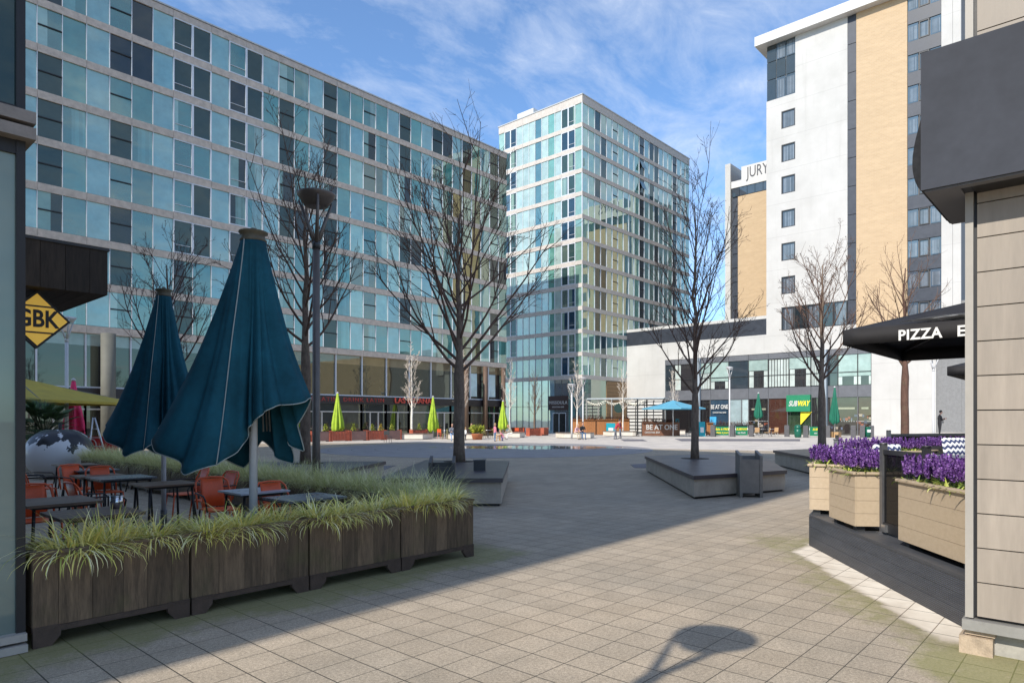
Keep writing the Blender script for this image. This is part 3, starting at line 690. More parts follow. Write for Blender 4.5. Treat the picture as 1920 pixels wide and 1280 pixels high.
# timber canopy and hanging diamond sign
TC=thing('timber_canopy','boxy dark timber clad canopy with planked soffit above the yellow diamond sign','canopy',(1.5,8.9,3),world=True)
WD=wood('dark_canopy_timber',(.018,.013,.009),(.062,.045,.032),.35,2)
x1,y0c,y1c,zc0,zc1=2.43,8.05,9.75,zat(553,7.19),zat(471,7.19)
b=MB()
xx=-.6
while xx<x1-.01:
    wdt=min(.22,x1-xx); b.box(xx+.002,xx+wdt-.002,y0c,y0c+.03,zc0,zc1); b.box(xx+.002,xx+wdt-.002,y1c-.03,y1c,zc0,zc1); xx+=.22
yy=y0c+.03
while yy<y1c-.05: b.box(x1-.03,x1,yy,min(yy+.2,y1c-.031)-.003,zc0,zc1); yy+=.2
b.build('plank_fascia',WD,TC)
b=MB()
xx=-.6
while xx<x1-.04: b.box(xx,xx+.145,y0c+.031,y1c-.031,zc0+.0,zc0+.025); xx+=.15
b.build('soffit',WD,TC); b=MB(); b.box(-.6,x1+.015,y0c-.015,y1c+.015,zc1,zc1+.03); b.build('roof_edge',DARKM,TC)
b=MB(); b.box(-.9,-.62,y0c+.2,y1c+1,0,3.3); b.build('support_wall',M('support_dark',(.03,.027,.025),.7),TC)
zsg=zat(599,6.93); xsg=1.845; ysg=8.3
SG=thing('diamond_sign','yellow diamond sign with black lettering hanging under the timber canopy','sign',(xsg,ysg,zsg))
def dia(r,y0,y1): 
    m=MB(); p=[(0,-r),(r,0),(0,r),(-r,0)]
    m.v=[(x,y0,z) for x,z in p]+[(x,y1,z) for x,z in p]; m.face((0,1,2,3)); m.face((7,6,5,4))
    for i in range(4): m.face((i,(i+1)%4,4+(i+1)%4,4+i))
    return m
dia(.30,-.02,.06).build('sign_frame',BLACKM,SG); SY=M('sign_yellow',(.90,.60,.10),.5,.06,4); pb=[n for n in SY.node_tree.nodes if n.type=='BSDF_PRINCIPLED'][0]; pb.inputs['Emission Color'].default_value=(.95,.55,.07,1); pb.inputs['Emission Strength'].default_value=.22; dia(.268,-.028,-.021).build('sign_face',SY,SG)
for z in (.128,-.143): b=MB(); b.box(-.165,.165,-.034,-.029,z,z+.016); b.build('sign_bar',BLACKM,SG)
letters('GBK',.245,BLACKM,SG,(0,-.032,0),0,.004,.006,sx=.78)
b=MB(); b.box(-.02,.02,.0,.03,.29,zc0-zsg); b.build('bracket',BLACKM,SG)

# ------------------------------------------------------------------ clad building at the near corner
CB=thing('clad_building','beige board clad corner building with a dark curved canopy sign','building',(6.4,-1.5,0),world=True)
xw=5.80; yw0=.80
CLAD=M('beige_cladding',(.285,.242,.198),.55,.11,1.6,isl=.07,stretch=(1,3,.35)); CLADT=M('cladding_trim',(.33,.305,.27),.5,.05,2)
jz=[zat(py,4.78) for py in (1157,1088.5,1024,965,900,833.5,769.5,704,639.5,575,511,446,380)]
dz=(jz[12]-jz[0])/12; zb=jz[0]-.0
b=MB()
for i in range(30):
    z0=jz[0]+i*dz; b.box(xw,xw+.03,-7.5,yw0-.055,z0+.004,z0+dz-.004)
b.build('cladding',CLAD,CB)
b=MB(); b.box(xw+.031,xw+2.0,-7.5,yw0-.02,zb-.02,zb+30*dz); b.build('wall',M('cladding_backing',(.02,.019,.018),.8),CB)
b=MB(); b.box(xw-.02,xw+.06,yw0-.034,yw0+.015,zb-.01,9); b.box(xw+.02,xw+.05,yw0-.055,yw0-.034,zb,9); b.m=[0]*6+[1]*6; b.build('corner_post',[CLADT,BLACKM],CB)
b=MB(); b.box(xw-.05,xw+.1,-7.5,yw0+.03,zb-.095,zb-.02); b.build('base_flashing',M('flashing_grey',(.30,.29,.27),.45,.1,3,metal=.3),CB)
b=MB(); b.box(xw+.06,xw+2,-7.5,yw0-.15,0,zb-.096); b.build('plinth',M('plinth_render',(.33,.31,.27),.85,.15,4,bmp=.2),CB)
b=MB(); b.box(xw-.01,xw+.25,yw0-.16,yw0+.02,.135,zb-.097); b.box(xw-.035,xw+.22,yw0-.15,yw0+.05,.0,.125); b.build('brick_footing',M('buff_brick',(.40,.31,.22),.85,.25,9,bmp=.3,bscale=60),CB)
SIGN=M('sign_box_metal',(.050,.054,.066),.68,.14,1.2,spec=.12)
xf=5.50; ye=1.04; zs_=3.31; zt_=zat(92,4.72)
b=MB(); b.box(xf,xf+.28,-7,ye,zs_,zt_); b.build('canopy_front',SIGN,CB)
b=MB(); b.box(xf+.281,6.6,yw0+.02,ye-.002,zs_+.002,zt_-.03); b.build('canopy_return',SIGN,CB)
b=MB(); b.box(xf+.02,6.58,yw0+.016,ye-.02,zs_-.012,zs_+.0); b.box(xf+.02,xf+.1,-7,yw0+.015,zs_-.012,zs_); b.build('canopy_soffit',M('soffit_grey',(.13,.13,.14),.5,.05,3),CB)
b=MB(); b.box(xf+.1,xw-.001,-7,yw0-.05,zs_-.01,zs_+.06); b.build('shadow_gap',BLACKM,CB)
# rounded bulge on the canopy end
b=MB(); b.sm=True; pr=[]
za,zb_=zs_+.0,zs_+.62
for i in range(15):
    f=i/14; z=za+(zb_-za)*f; bul=.062*(sin(pi*min(1,f/.9)**.75) if f<.9 else 0)+.001
    pr.append((ye+bul,z))
n=len(pr); b.v=[(xf+.05,y,z) for y,z in pr]+[(6.5,y,z) for y,z in pr]
for i in range(n-1): b.face((i,i+1,n+i+1,n+i))
b.sm=False; b.face(tuple(range(n))); b.face(tuple(range(2*n-1,n-1,-1)))
b.build('rounded_end',M('polished_black',(.03,.03,.032),.22,.1,3,metal=.5),CB)
# ------------------------------------------------------------------ timber planters with steel feet
PW=wood('weathered_planter_timber',(.050,.033,.020),(.178,.120,.072),.30,2,stain=(.082,.088,.026))
RUST=M('rusty_steel_feet',(.066,.043,.032),.65,.25,9,bmp=.15)
SOIL=M('soil',(.03,.022,.015),.95,.3,20)
def planter(name,label,L,D,hgt,group,seed,loc,rz):
    r=random.Random(seed); P=thing(name,label,'planter',loc,rz,group)
    z0=.105; b=MB(); x=0; xs_=[0]
    while x<L-.02:
        wdt=r.uniform(.15,.24); x=L if x+wdt>L-.09 else x+wdt; xs_.append(x)
    for i in range(len(xs_)-1):
        j=r.uniform(-.002,.002); b.box(xs_[i]+.0015,xs_[i+1]-.0015,j,.028,z0+.04,hgt-.028); b.box(xs_[i]+.0015,xs_[i+1]-.0015,D-.028,D+j,z0+.04,hgt-.028)
    for k in range(2):
        for xx in (0,L-.028): b.box(xx,xx+.028,.0285+k*(D/2-.028),D/2-.002+k*(D/2-.03),z0+.04,hgt-.028)
    b.build('plank_side',PW,P)
    b=MB()
    for x0,x1,y0,y1 in ((-.012,L+.012,-.012,.045),(-.012,L+.012,D-.045,D+.012),(-.012,.045,.0452,D-.0452),(L-.045,L+.012,.0452,D-.0452)): b.box(x0,x1,y0,y1,hgt-.027,hgt)
    b.build('rim',wood('planter_rim_timber',(.06,.042,.028),(.19,.135,.09),.2,0),P)
    b=MB()
    b.box(.17,L-.17,-.008,.03,z0-.005,z0+.038); b.build('bottom_rail',RUST,P)
    b=MB(); b.box(.17,L-.17,D-.03,D+.008,z0-.005,z0+.038); b.build('bottom_rail',RUST,P)
    for sx in (0,1):
        for sy in (0,1):
            b=MB(); e=L if sx else 0; sgn=-1 if sx else 1
            pts=[(e,0),(e+sgn*.115,0),(e+sgn*.175,.07),(e+sgn*.175,.15),(e,.15)]
            yv=-.012 if sy==0 else D-.03; ya=yv+.042
            bb=len(b.v); m=len(pts); b.v += [(x,yv,z) for x,z in pts]+[(x,ya,z) for x,z in pts]
            b.face(tuple(bb+i for i in range(m))); b.face(tuple(bb+m+i for i in range(m-1,-1,-1)))
            for i in range(m): b.face((bb+i,bb+(i+1)%m,bb+m+(i+1)%m,bb+m+i))
            for q in range(3): b.lathe([(.006,0),(.006,.004)],6,(0,0,0)) if False else b.box(e+sgn*(.03+.05*q)-.005,e+sgn*(.03+.05*q)+.005,yv-.005,yv,.125,.135)
            b.build('corner_foot',RUST,P)
    b=MB(); b.box(.03,L-.03,.03,D-.03,hgt-.11,hgt-.07); b.build('soil',SOIL,P)
    return P
posn=['nearest the glass corner','second from the glass corner','third from the glass corner','at the open end of the row']
PX=[1.285+1.135*i for i in range(4)]
for i in range(4):
    planter('timber_planter','dark weathered timber planter with steel feet, '+posn[i],1.115,.48,.705,'timber planters in front of the cafe tables',i+1,(PX[i],5.89,0),0)
NSIDE=12
ordn='first second third fourth fifth sixth seventh eighth ninth tenth eleventh twelfth'.split()
for i in range(NSIDE):
    planter('timber_planter','timber planter of the side row behind the umbrellas, '+ordn[i]+' from the corner',1.2,.46,.62,'timber planters along the side of the cafe',20+i,(6.28,6.55+1.25*i,0),pi/2)
# ------------------------------------------------------------------ grasses
def grass_mat(name,cols):
    m,t,out=nt(name); p=N(t,'BsdfPrincipled',i_Roughness=.55); at=N(t,'Attribute',attribute_name='tint')
    t.links.new(at.outputs['Color'],p.inputs['Base Color'])
    p.inputs['Specular IOR Level'].default_value=.35
    tl=N(t,'BsdfTranslucent'); t.links.new(at.outputs['Color'],tl.inputs[0]); mx=t.nodes.new('ShaderNodeMixShader'); mx.inputs[0].default_value=.14
    t.links.new(p.outputs[0],mx.inputs[1]); t.links.new(tl.outputs[0],mx.inputs[2]); t.links.new(mx.outputs[0],out.inputs[0]); return m
GRM=grass_mat('grass_blades',None)
def blade(b,base,dirn,L,wid,rise,droop,col,seg=6):
    p=Vector(base); d=Vector((dirn[0]*cos(rise),dirn[1]*cos(rise),sin(rise))); side=Vector((-dirn[1],dirn[0],0))
    pts=[]; ang=rise
    for i in range(seg+1):
        f=i/seg; w=wid*(1-f**2.2)*(.55+.45*min(1,f*4))
        pts.append((p.copy(),side*(w/2+.0003)))
        ang-=droop/seg*(.4+1.2*f); h=cos(ang); p=p+Vector((dirn[0]*h,dirn[1]*h,sin(ang)))*(L/seg)
    n=len(b.v)
    for q,s in pts: b.v.append(tuple(q-s)); b.v.append(tuple(q+s))
    b.sm=True
    for i in range(seg): 
        k=1-.25*(1-i/seg); b.col=tuple(c*k for c in col) if False else col
        b.face((n+2*i,n+2*i+1,n+2*i+3,n+2*i+2))
def clump(seed,n,L,wid,spread,cols,drp=(1.0,2.6)):
    r=random.Random(seed); b=MB()
    for i in range(n):
        a=r.uniform(0,2*pi); rr=spread*sqrt(r.random()); base=(rr*cos(a)*1.3,rr*sin(a),0)
        a2=a+r.gauss(0,.7); rise=r.uniform(.5,1.45); l=L*r.uniform(.5,1.1)
        blade(b,base,(cos(a2),sin(a2)),l,wid*r.uniform(.7,1.2),rise,r.uniform(*drp)*(1.2-.35*rise),jit(r.choice(cols),.22,r))
    return b
CY=[(.84,.73,.20),(.90,.82,.34),(.68,.64,.16),(.92,.87,.52),(.44,.47,.10),(.78,.66,.22)]
CGy=[(.62,.62,.26),(.72,.70,.36),(.80,.76,.46),(.46,.49,.19)]
grp='variegated grasses in the front planters'
protos=[]
gl=['with long blades trailing over the rim','with upright golden tuft','with spreading pale blades']
k=0
for i in range(4):
    for j in range(3):
        x=PX[i]+.20+j*.36+(.12 if k==0 else 0); sd=k%4
        big=(i==0 and j==0)
        nm='striped grass in planter '+posn[i]+', '+('at its glass side end' if j==0 else 'in its middle' if j==1 else 'at its far end')
        if k<4:
            b=clump(50+k,420 if k!=1 else 330,.50 if k!=1 else .42,.0095,.15,CY,(1.2,3.0) if k!=1 else (.3,1.3)); o=b.build('sedge_plant',GRM,None,tint=True); protos.append(o)
        else:
            o=protos[sd].copy(); COL.objects.link(o)
        o.location=(x,6.10+.05*((k*7)%3-1),.63); o.rotation_euler=(0,0,k*2.4 if k else 2.9); s_=[1.15,.95,1,.95,1.05,.9,1.05,.95,1.,1.1,1.05,1.0][k]; o.scale=(s_,s_,s_*(.66 if k!=1 else .95))
        tag(o,nm,'plant',grp); k+=1
sp=[]
for i in range(NSIDE):
    for j in range(2):
        if len(sp)<3:
            b=clump(80+len(sp),800,.62,.0056,.24,CGy,(.8,2.2)); o=b.build('sedge_plant',GRM,None,tint=True); sp.append(o)
        else: o=sp[(i*2+j)%3].copy(); COL.objects.link(o)
        o.location=(6.05,6.55+1.25*i+.3+.6*j,.55); o.rotation_euler=(0,0,i*1.7+j*3); o.scale=(.95,.95,.9)
        tag(o,'soft grey grass, '+('near' if j==0 else 'far')+' half of the '+ordn[i]+' side row planter','plant','soft grasses along the side of the cafe')
# ------------------------------------------------------------------ cafe tables and chairs
TTOP=wood('table_slats_brown',(.09,.054,.037),(.18,.118,.082),.18,0,.5); TGREY=M('table_top_grey',(.12,.13,.15),.28,.12,3)
def table(x0,x1,y0,y1,label,top,slats=False,z=.75):
    T=thing('cafe_table',label,'table',((x0+x1)/2,(y0+y1)/2,0),0,'cafe tables inside the planters'); a,c=(x1-x0)/2,(y1-y0)/2
    b=MB()
    if slats:
        n=5
        for i in range(n): b.box(-a,a,-c+2*c*i/n+.003,-c+2*c*(i+1)/n-.003,z-.03,z)
    else: b.box(-a,a,-c,c,z-.022,z)
    b.build('table_top',top,T)
    b=MB(); b.box(-a+.06,a-.06,-c+.06,c-.06,z-.055,z-.023); b.build('apron',BLACKM,T)
    for sx in (-1,1):
        for sy in (-1,1):
            b=MB(); b.tube([(sx*(a-.08),sy*(c-.08),z-.055),(sx*(a-.05),sy*(c-.05),0)],.017,8); b.build('leg',BLACKM,T)
    return T
table(1.84,2.57,8.66,9.5,'brown slatted cafe table beside the glass corner',TTOP,True)
table(1.81,2.55,7.3,8.03,'brown slatted table right behind the grass, holding a metal pot',TTOP,True)
table(3.40,4.22,11.6,12.35,'grey cafe table in front of the rear teal umbrella pole',TGREY)
table(3.49,4.23,10.0,10.7,'grey brown cafe table between the two teal umbrellas',TTOP)
table(3.93,4.6,8.1,8.75,'pale grey cafe table behind the front teal umbrella pole',M('table_top_pale',(.36,.38,.43),.3,.1,3))
table(3.95,4.7,6.95,7.6,'slim cafe table close behind the planter grass',TGREY)
table(3.9,4.6,15.7,16.4,'farthest cafe table beside the black and white globe',TTOP)
table(3.7,4.4,13.9,14.6,'grey cafe table in front of the globe',TGREY)
table(3.45,4.15,12.78,13.4,'low brown cafe table behind the grey ones',TTOP,True,.72)
ORG=M('orange_powder_coat',(.66,.095,.022),.42,.12,6); 
def chair(label,loc,rz):
    C=thing('cafe_chair',label,'chair',loc,rz,'orange cafe chairs')   # faces local +X
    b=MB(); n=7
    for i in range(n):
        y=-.20+.40*i/(n-1)
    b.box(-.20,.22,-.205,.205,.435,.452); b.build('seat',ORG,C)
    # curved back panel
    b=MB(); m=9; b.sm=True
    for i in range(m):
        y=-.15+.30*i/(m-1); x=-.205-.035*cos(y/.2*1.2)
        for z,dx in ((.46,0),(.65,-.055),(.845,-.11)): b.v.append((x+dx,y,z))
    for i in range(m-1):
        for j in range(2): b.face((i*3+j,i*3+3+j,i*3+4+j,i*3+1+j))
    o=b.build('backrest',ORG,C); sd=o.modifiers.new('th','SOLIDIFY'); sd.thickness=.008
    b=MB(); 
    b.tube([(-.21,-.225,.44),(-.265,-.23,.66),(-.325,-.215,.80),(-.35,-.16,.855),(-.36,0,.865),(-.35,.16,.855),(-.325,.215,.80),(-.265,.23,.66),(-.21,.225,.44)],.013,7); b.build('back_frame',ORG,C)
    for s in (-1,1):
        b=MB(); b.tube([(-.27,s*.235,.66),(-.05,s*.27,.665),(.18,s*.275,.655),(.235,s*.265,.60),(.22,s*.235,.44)],.011,7); b.build('armrest',BLACKM,C)
        b=MB(); b.tube([(-.19,s*.2,.435),(-.27,s*.235,0)],.012,7); b.build('leg',BLACKM if s<0 else ORG,C)
        b=MB(); b.tube([(.2,s*.2,.435),(.25,s*.23,0)],.012,7); b.build('leg',ORG,C)
    return C
c0=chair('orange cafe chair standing sideways before the globe',(3.35,15.1,0),-.5); index_kids()
for lab,x,y,a in (('orange cafe chair with its back to the camera side of the grey brown table',2.95,10.15,.1),
  ('orange cafe chair facing the long grey table',3.85,12.85,-pi/2),('orange cafe chair behind the low brown table',3.72,13.75,-pi/2+.25),
  ('orange cafe chair beside the side planters, next to the rear umbrella',4.62,11.55,pi-.1),('orange cafe chair with red seat at the grey brown table',4.55,10.35,pi+.1),
  ('orange cafe chair tall in front, facing the pale grey table',4.16,9.2,-pi/2-.1),('orange cafe chair next to the front umbrella pole',4.45,7.95,-pi/2+.1),
  ('orange cafe chair tucked under the far side of the brown slatted table',2.2,9.85,-pi/2),('orange cafe chair at the table before the globe',3.2,14.3,.2)):
    dup(c0,(x,y,0),a,lab)
b=MB(); b.lathe([(.055,0),(.062,.13)],18); b.mi=0
P=thing('metal_pot','shiny metal pot standing on the brown slatted table','pot',(2.43,7.78,.75)); b.build('pot_body',M('tin',(.62,.63,.66),.18,.05,3,metal=.95),P)
b=MB(); b.lathe([(.064,.125),(.064,.134),(.054,.134)],18,cap=False); b.build('pot_rim',STEEL,P)
# ------------------------------------------------------------------ large teal umbrellas, closed but not tied
TEALC=M('teal_canvas',(.010,.072,.105),.85,.24,1.6,bmp=.25,bscale=260,spec=.2); PIPE=M('canvas_piping',(.33,.37,.36),.7,.1,5)
def teal_umbrella(label,loc,rz):
    U=thing('closed_umbrella',label,'umbrella',loc,rz,'closed teal umbrellas over the cafe tables')
    tab=[(0,.60,1.90),(30,.50,1.83),(55,.37,1.73),(78,.27,1.58),(96,.30,1.40),(112,.52,1.22),(131,.75,1.13),(155,.88,1.33),(172,1.0,1.50),(180,1.07,1.60),(187,.86,1.62),(198,.72,1.45),(215,.50,1.25),(240,.55,1.12),(262,.40,1.45),(280,.42,1.30),(300,.55,1.19),(318,.38,1.42),(333,.58,1.33),(348,.47,1.62),(360,.60,1.90)]
    na=180; ns=34; b=MB(); b.sm=True
    def hem(a):
        for (a0,r0,z0),(a1,r1,z1) in zip(tab,tab[1:]):
            if a0<=a<=a1:
                f=(a-a0)/(a1-a0); f=f*.6+.4*f*f*(3-2*f); return r0+(r1-r0)*f,z0+(z1-z0)*f
        return tab[0][1:]
    grid=[]
    for i in range(na):
        a=360*i/na; rh_,zh=hem(a); ar=rad(a); row=[]
        for j in range(ns+1):
            s=j/ns; rt_=.125
            fold=1+ (.085*sin(7*ar+.6)+.06*sin(13*ar+2.1+1.5*s)*(1.6 if 55<a<110 else .6)+.030*sin(23*ar+3*s)*(1.8 if 50<a<115 else .6))*min(1,s*2.2)*(1-.35*s)
            bulge=1-.10*sin(pi*s)
            for ca_,cw_,cd_ in ((26,5,.16),(47,4,.20),(66,5,.30),(86,5,.34),(101,4,.16),(146,7,.09),(205,8,.2),(250,8,.2),(290,7,.25),(325,6,.22)):
                dd=((a-ca_-14*(1-s)*sin(ca_)+180)%360-180)/cw_; bulge*=1-cd_*math.exp(-dd*dd)*min(1,1.8*s)
            r=(rt_+(rh_-rt_)*(s**1.10))*fold*bulge
            z=3.60-(3.60-zh)*s+.012*sin(9*ar+8*s)*s
            ca=ar+.05*sin(5*s+3*ar)*s
            row.append(len(b.v)); b.v.append((r*cos(ca),-0+r*sin(ca)*-1,z)) 
        grid.append(row)
    for i in range(na):
        i2=(i+1)%na
        for j in range(ns): b.face((grid[i][j],grid[i][j+1],grid[i2][j+1],grid[i2][j]))
    o=b.build('canopy',TEALC,U); sd=o.modifiers.new('th','SOLIDIFY'); sd.thickness=.004
    V=b.v
    b2=MB(); b2.tube([Vector(V[grid[i][ns]]) for i in range(na)]+[Vector(V[grid[0][ns]])],.0065,5,False); b2.build('hem_piping',PIPE,o)
    for deg in (113,302,205):
        i=int(deg/360*na); b2=MB(); b2.tube([Vector(V[grid[i][j]])*1.0+Vector((cos(rad(deg)),-sin(rad(deg)),0))*.006 for j in range(ns+1)],.006,5); b2.build('seam_piping',PIPE,o)
    # a small breast pocket
    b2=MB(); i=int(50/360*na); pA=[Vector(V[grid[int(q/360*na)][22]]) for q in (38,62)]
    out=Vector((cos(rad(50)),-sin(rad(50)),0))*.012
    b2.quad(pA[0]+out,pA[1]+out,(pA[1]*.6+pA[0]*.4)+out+Vector((0,0,-.16)),(pA[0]*.6+pA[1]*.4)+out+Vector((0,0,-.16))); b2.build('pocket',TEALC,o)
    CAPM=M('umbrella_cap_wood',(.10,.085,.055),.7,.25,12)
    b2=MB(); b2.lathe([(.05,3.56),(.135,3.585),(.14,3.60),(.125,3.615),(.115,3.655),(.15,3.675),(.15,3.69),(.05,3.70),(.03,3.73),(.015,3.735)],20); b2.build('top_cap',CAPM,U)
    b2=MB(); b2.tube([(0,0,.05),(0,0,3.6)],.043,12); b2.build('pole',LPOLE,U)
    for k in range(8):
        a=2*pi*k/8+.2; b2=MB(); b2.tube([(.07*cos(a),.07*sin(a),3.5),(.17*cos(a),.17*sin(a),1.55)],.010,5); b2.build('rib',GREYM,U)
    b2=MB(); b2.box(-.36,.36,-.36,.36,.0,.055); b2.lathe([(.06,.055),(.06,.28)],12); b2.build('base_plate',GREYM,U)
    return U
fr=TH-pi/2
u1=gp(475,7.2); U1=teal_umbrella('big teal umbrella, closed and loosely flared, nearer the planters',(u1[0],u1[1],0),fr)
index_kids(); u2=gp(307,10.4); dup(U1,(u2[0],u2[1],0),fr+.15,'teal umbrella, closed and darker, farther back by the side planters',(.82,.82,1.0))
# ------------------------------------------------------------------ street lamps
def lamp(label,loc,mat,rz=0,hh=6.25,tilt=.12):
    L=thing('street_lamp',label,'street lamp',loc,rz,'dish headed street lamps around the square')
    b=MB(); b.tube([(0,0,0),(0,0,1.2),(0,0,hh-1.0)],[.085,.075,.068],14); b.build('pole',mat,L)
    b=MB(); b.lathe([(.078,hh-1.02),(.078,hh-.92),(.06,hh-.86)],14); b.build('collar',DARKM if mat is LAMPM else mat,L)
    for k in range(3):
        a=2*pi*k/3+.5; b=MB(); b.tube([(.03*cos(a),.03*sin(a),hh-.9),(.20*cos(a),.20*sin(a),hh-.45),(.36*cos(a),.36*sin(a),hh-.06)],[.045,.034,.022],7); b.build('arm',mat,L)
    b=MB(); b.lathe([(.15,-.20),(.22,-.19),(.33,-.03),(.365,.02),(.365,.05),(.28,.075),(.02,.09)],24); o=b.build('lamp_head',mat,L); o.location=(0,0,hh); o.rotation_euler=(tilt,0,0)
    return L
x,y=gp(593,13.0); l0=lamp('dark brown dish headed lamp post behind the teal umbrellas',(x,y,0),LAMPM,fr+.4,6.0,0.0)
l0.children[0] if False else None
index_kids()
hs_=.84*6.0; dup(l0,(4.86-hs_/math.tan(SUNEL),2.30-hs_/math.tan(SUNEL)*math.tan(SUNA),0),.9,'lamp post behind the camera whose shadow lies on the paving',.84)
lp=lamp('slim grey lamp post beside the palm and the yellow umbrella',(*gp(125,28.6),0),LPOLE,0,6.0); index_kids()
for px,Z,lab,h_ in ((1093,70,'tall pale lamp post in front of the wooden bar fence',1.0),(1072,58,'shorter pale lamp post beside the birch at the bar entrance',.78),(1368,70,'pale lamp post in front of the blue cocktail bar door',1.18),(1750,46,'slim lamp post in front of the white hotel wall',1.0),(1034,90,'far pale lamp post against the tower foot',.9)):
    dup(lp,(*gp(px,Z),0),Z,lab,(1,1,h_))
# ------------------------------------------------------------------ stone tree benches
BTOP=M('bench_top_dark',(.058,.047,.052),.42,.15,3); BSIDE=M('bench_concrete',(.40,.345,.28),.8,.12,3,bmp=.1); BSIDEP=M('bench_concrete_pale',(.66,.60,.52),.8,.06,3)
def bench(label,poly,hgt,side,top=BTOP,lip=.06,th=.085,hole=None):
    cx=sum(p[0] for p in poly)/len(poly); cy=sum(p[1] for p in poly)/len(poly)
    B=thing('stone_bench',label,'bench',(cx,cy,0),0,'stone benches around the trees')
    P=[(x-cx,y-cy) for x,y in poly]
    def grow(d): return [(x*(1+d/hypot(x,y)),y*(1+d/hypot(x,y))) for x,y in P]
    b=MB(); b.prism(grow(-.12),0,.05); b.build('recessed_foot',BLACKM,B)
    b=MB(); b.prism(grow(-.02),.05,hgt-th); b.build('bench_side',side,B)
    b=MB(); b.prism(grow(lip),hgt-th,hgt); b.build('bench_top',top,B)
    if hole: b=MB(); b.lathe([(.42,hgt+.001),(.42,hgt+.006)],20,(hole[0]-cx,hole[1]-cy,0)); b.build('tree_opening',SOIL,B)
    return B
def FR(Z,lat): return (Z*FX+lat*RX,Z*FY+lat*RY)
bench('dark topped stone bench around the tree behind the lamp post',[FR(15.0,-6.2),FR(18.6,-7.6),FR(18.9,-3.6),FR(15.1,-4.05)],.50,BSIDE,hole=FR(18,-5.5))
bench('dark topped stone bench with small black box on top, beside the planters',[FR(12.95,-2.55),FR(18.7,-2.4),FR(18.2,-.1),FR(12.95,-.2)],.55,BSIDE,hole=FR(18.0,-1.42))
bench('long stone bench with dark top and litter bin at its corner',[(13.0,6.6),(18.95,11.3),(21.6,10.2),(19.6,7.6),(15.9,5.75)],.50,BSIDE,hole=gp(1303,20.2))
bench('dark topped stone bench behind the purple flowers',[G(1452,872),G(1545,896),FR(19.5,11.8),FR(27,13.5)],.55,BSIDE)
BX=thing('junction_box','small black box standing on the stone bench','box',(*FR(14.9,-.72),.55),fr)
b=MB(); b.box(-.13,.13,-.09,.09,0,.22); b.build('box_body',DARKM,BX); b=MB(); b.obox((0,0,.235),(.29,.21,.02),0,0,-.05); b.build('box_lid',GREYM,BX)
def bin_(label,loc,rz,mat):
    B=thing('litter_bin',label,'bin',loc,rz,'open topped litter bins at the stone benches')
    for s in (-1,1):
        b=MB(); pts=[(-.22,0),(.22,0),(.22,1.0),(.10,.97),(-.22,.90)]; x0=s*.21-.028; bb=0
        b.v=[(x0,y,z) for y,z in pts]+[(x0+.056,y,z) for y,z in pts]; m=5
        b.face(tuple(range(m))); b.face(tuple(range(2*m-1,m-1,-1)))
        for i in range(m): b.face((i,(i+1)%m,m+(i+1)%m,m+i))
        b.build('side_panel',mat,B)
    b=MB(); b.box(-.18,.18,-.2,-.17,.09,.82); b.box(-.18,.18,.17,.2,.09,.88); b.build('body_panel',mat,B)
    b=MB(); b.box(-.17,.17,-.165,.165,.1,.72); b.build('liner',BLACKM,B)
    return B
BINM=M('bin_grey',(.20,.185,.17),.55,.12,5)
x,y=G(1404,930); B1=bin_('grey litter bin at the end of the long stone bench',(x,y,0),fr-.1,BINM); 
x,y=FR(12.3,-1.28); bin_('dark litter bin behind the grass, in front of the stone bench',(x,y,0),fr+.05,M('bin_dark',(.05,.048,.048),.5,.15,5))
# ------------------------------------------------------------------ raised deck terrace
DECKM=M('deck_board_grey',(.055,.058,.066),.5,.1,3)
def deckface():
    m,t,out=nt('grooved_deck_board'); p=N(t,'BsdfPrincipled',i_Roughness=.5); v=pos(t); s=N(t,'SeparateXYZ'); t.links.new(v,s.inputs[0])
    w=math_(t,'SINE',math_(t,'MULTIPLY',s.outputs[2],2*pi/.0165)); c=ramp(t,noise(t,pos(t,False,(1,1,6)),2.5,4),[(.3,(.055,.061,.078)),(.7,(.088,.096,.118))])
    dirt=math_(t,'SUBTRACT',1.0,math_(t,'MULTIPLY',s.outputs[2],4.5,None,True),None,True)
    c=mixc(t,math_(t,'MULTIPLY',dirt,.35),c,(.13,.11,.09))
    gv=math_(t,'MULTIPLY_ADD',w,.28,.72); cc=N(t,'CombineColor')
    for i in range(3): t.links.new(gv,cc.inputs[i])
    c=mixc(t,1.0,c,cc.outputs[0],'MULTIPLY'); t.links.new(c,p.inputs['Base Color']); t.links.new(bump(t,w,.8,.004),p.inputs['Normal']); t.links.new(p.outputs[0],out.inputs[0]); return m
DKF=deckface()
DK=thing('deck_terrace','raised grey deck terrace with grooved edge boards beside the clad building','deck',(10,1.5,0),world=True)
dpoly=[D0,(15.3,4.3),(17.5,2.2),(17.5,-1.4),(7.95,-1.4),(7.95,.83),dk(3.72,0)]
b=MB(); ins=[(x+.0,y) for x,y in [dk(.05,.06),(15.25,4.2),(17.4,2.1),(17.4,-1.3),(8.05,-1.3),(8.05,.78),dk(3.6,.06)]]
b.prism(ins,.0,.385); b.build('deck_base',BLACKM,DK)
b=MB(); b.prism(dpoly,.388,.415); b.build('deck_top',DECKM,DK)
ang=atan2(DU[1],DU[0])
for i in range(3):
    b=MB(); c=dk(1.86,.012); z0=.004+i*.128; b.obox((c[0],c[1],z0+.0625),(3.74,.022,.125),ang); b.build('edge_board',DKF,DK)
b=MB(); c=((D0[0]+15.3)/2-.0,(D0[1]+4.3)/2-.012); b.obox((c[0],c[1],.193),(hypot(15.3-D0[0],4.3-D0[1])-.03,.02,.378),atan2(4.3-D0[1],15.3-D0[0])); b.build('edge_board',DKF,DK)
BEI=wood('beige_planter_board',(.40,.31,.21),(.47,.37,.26),.08,0,.6)
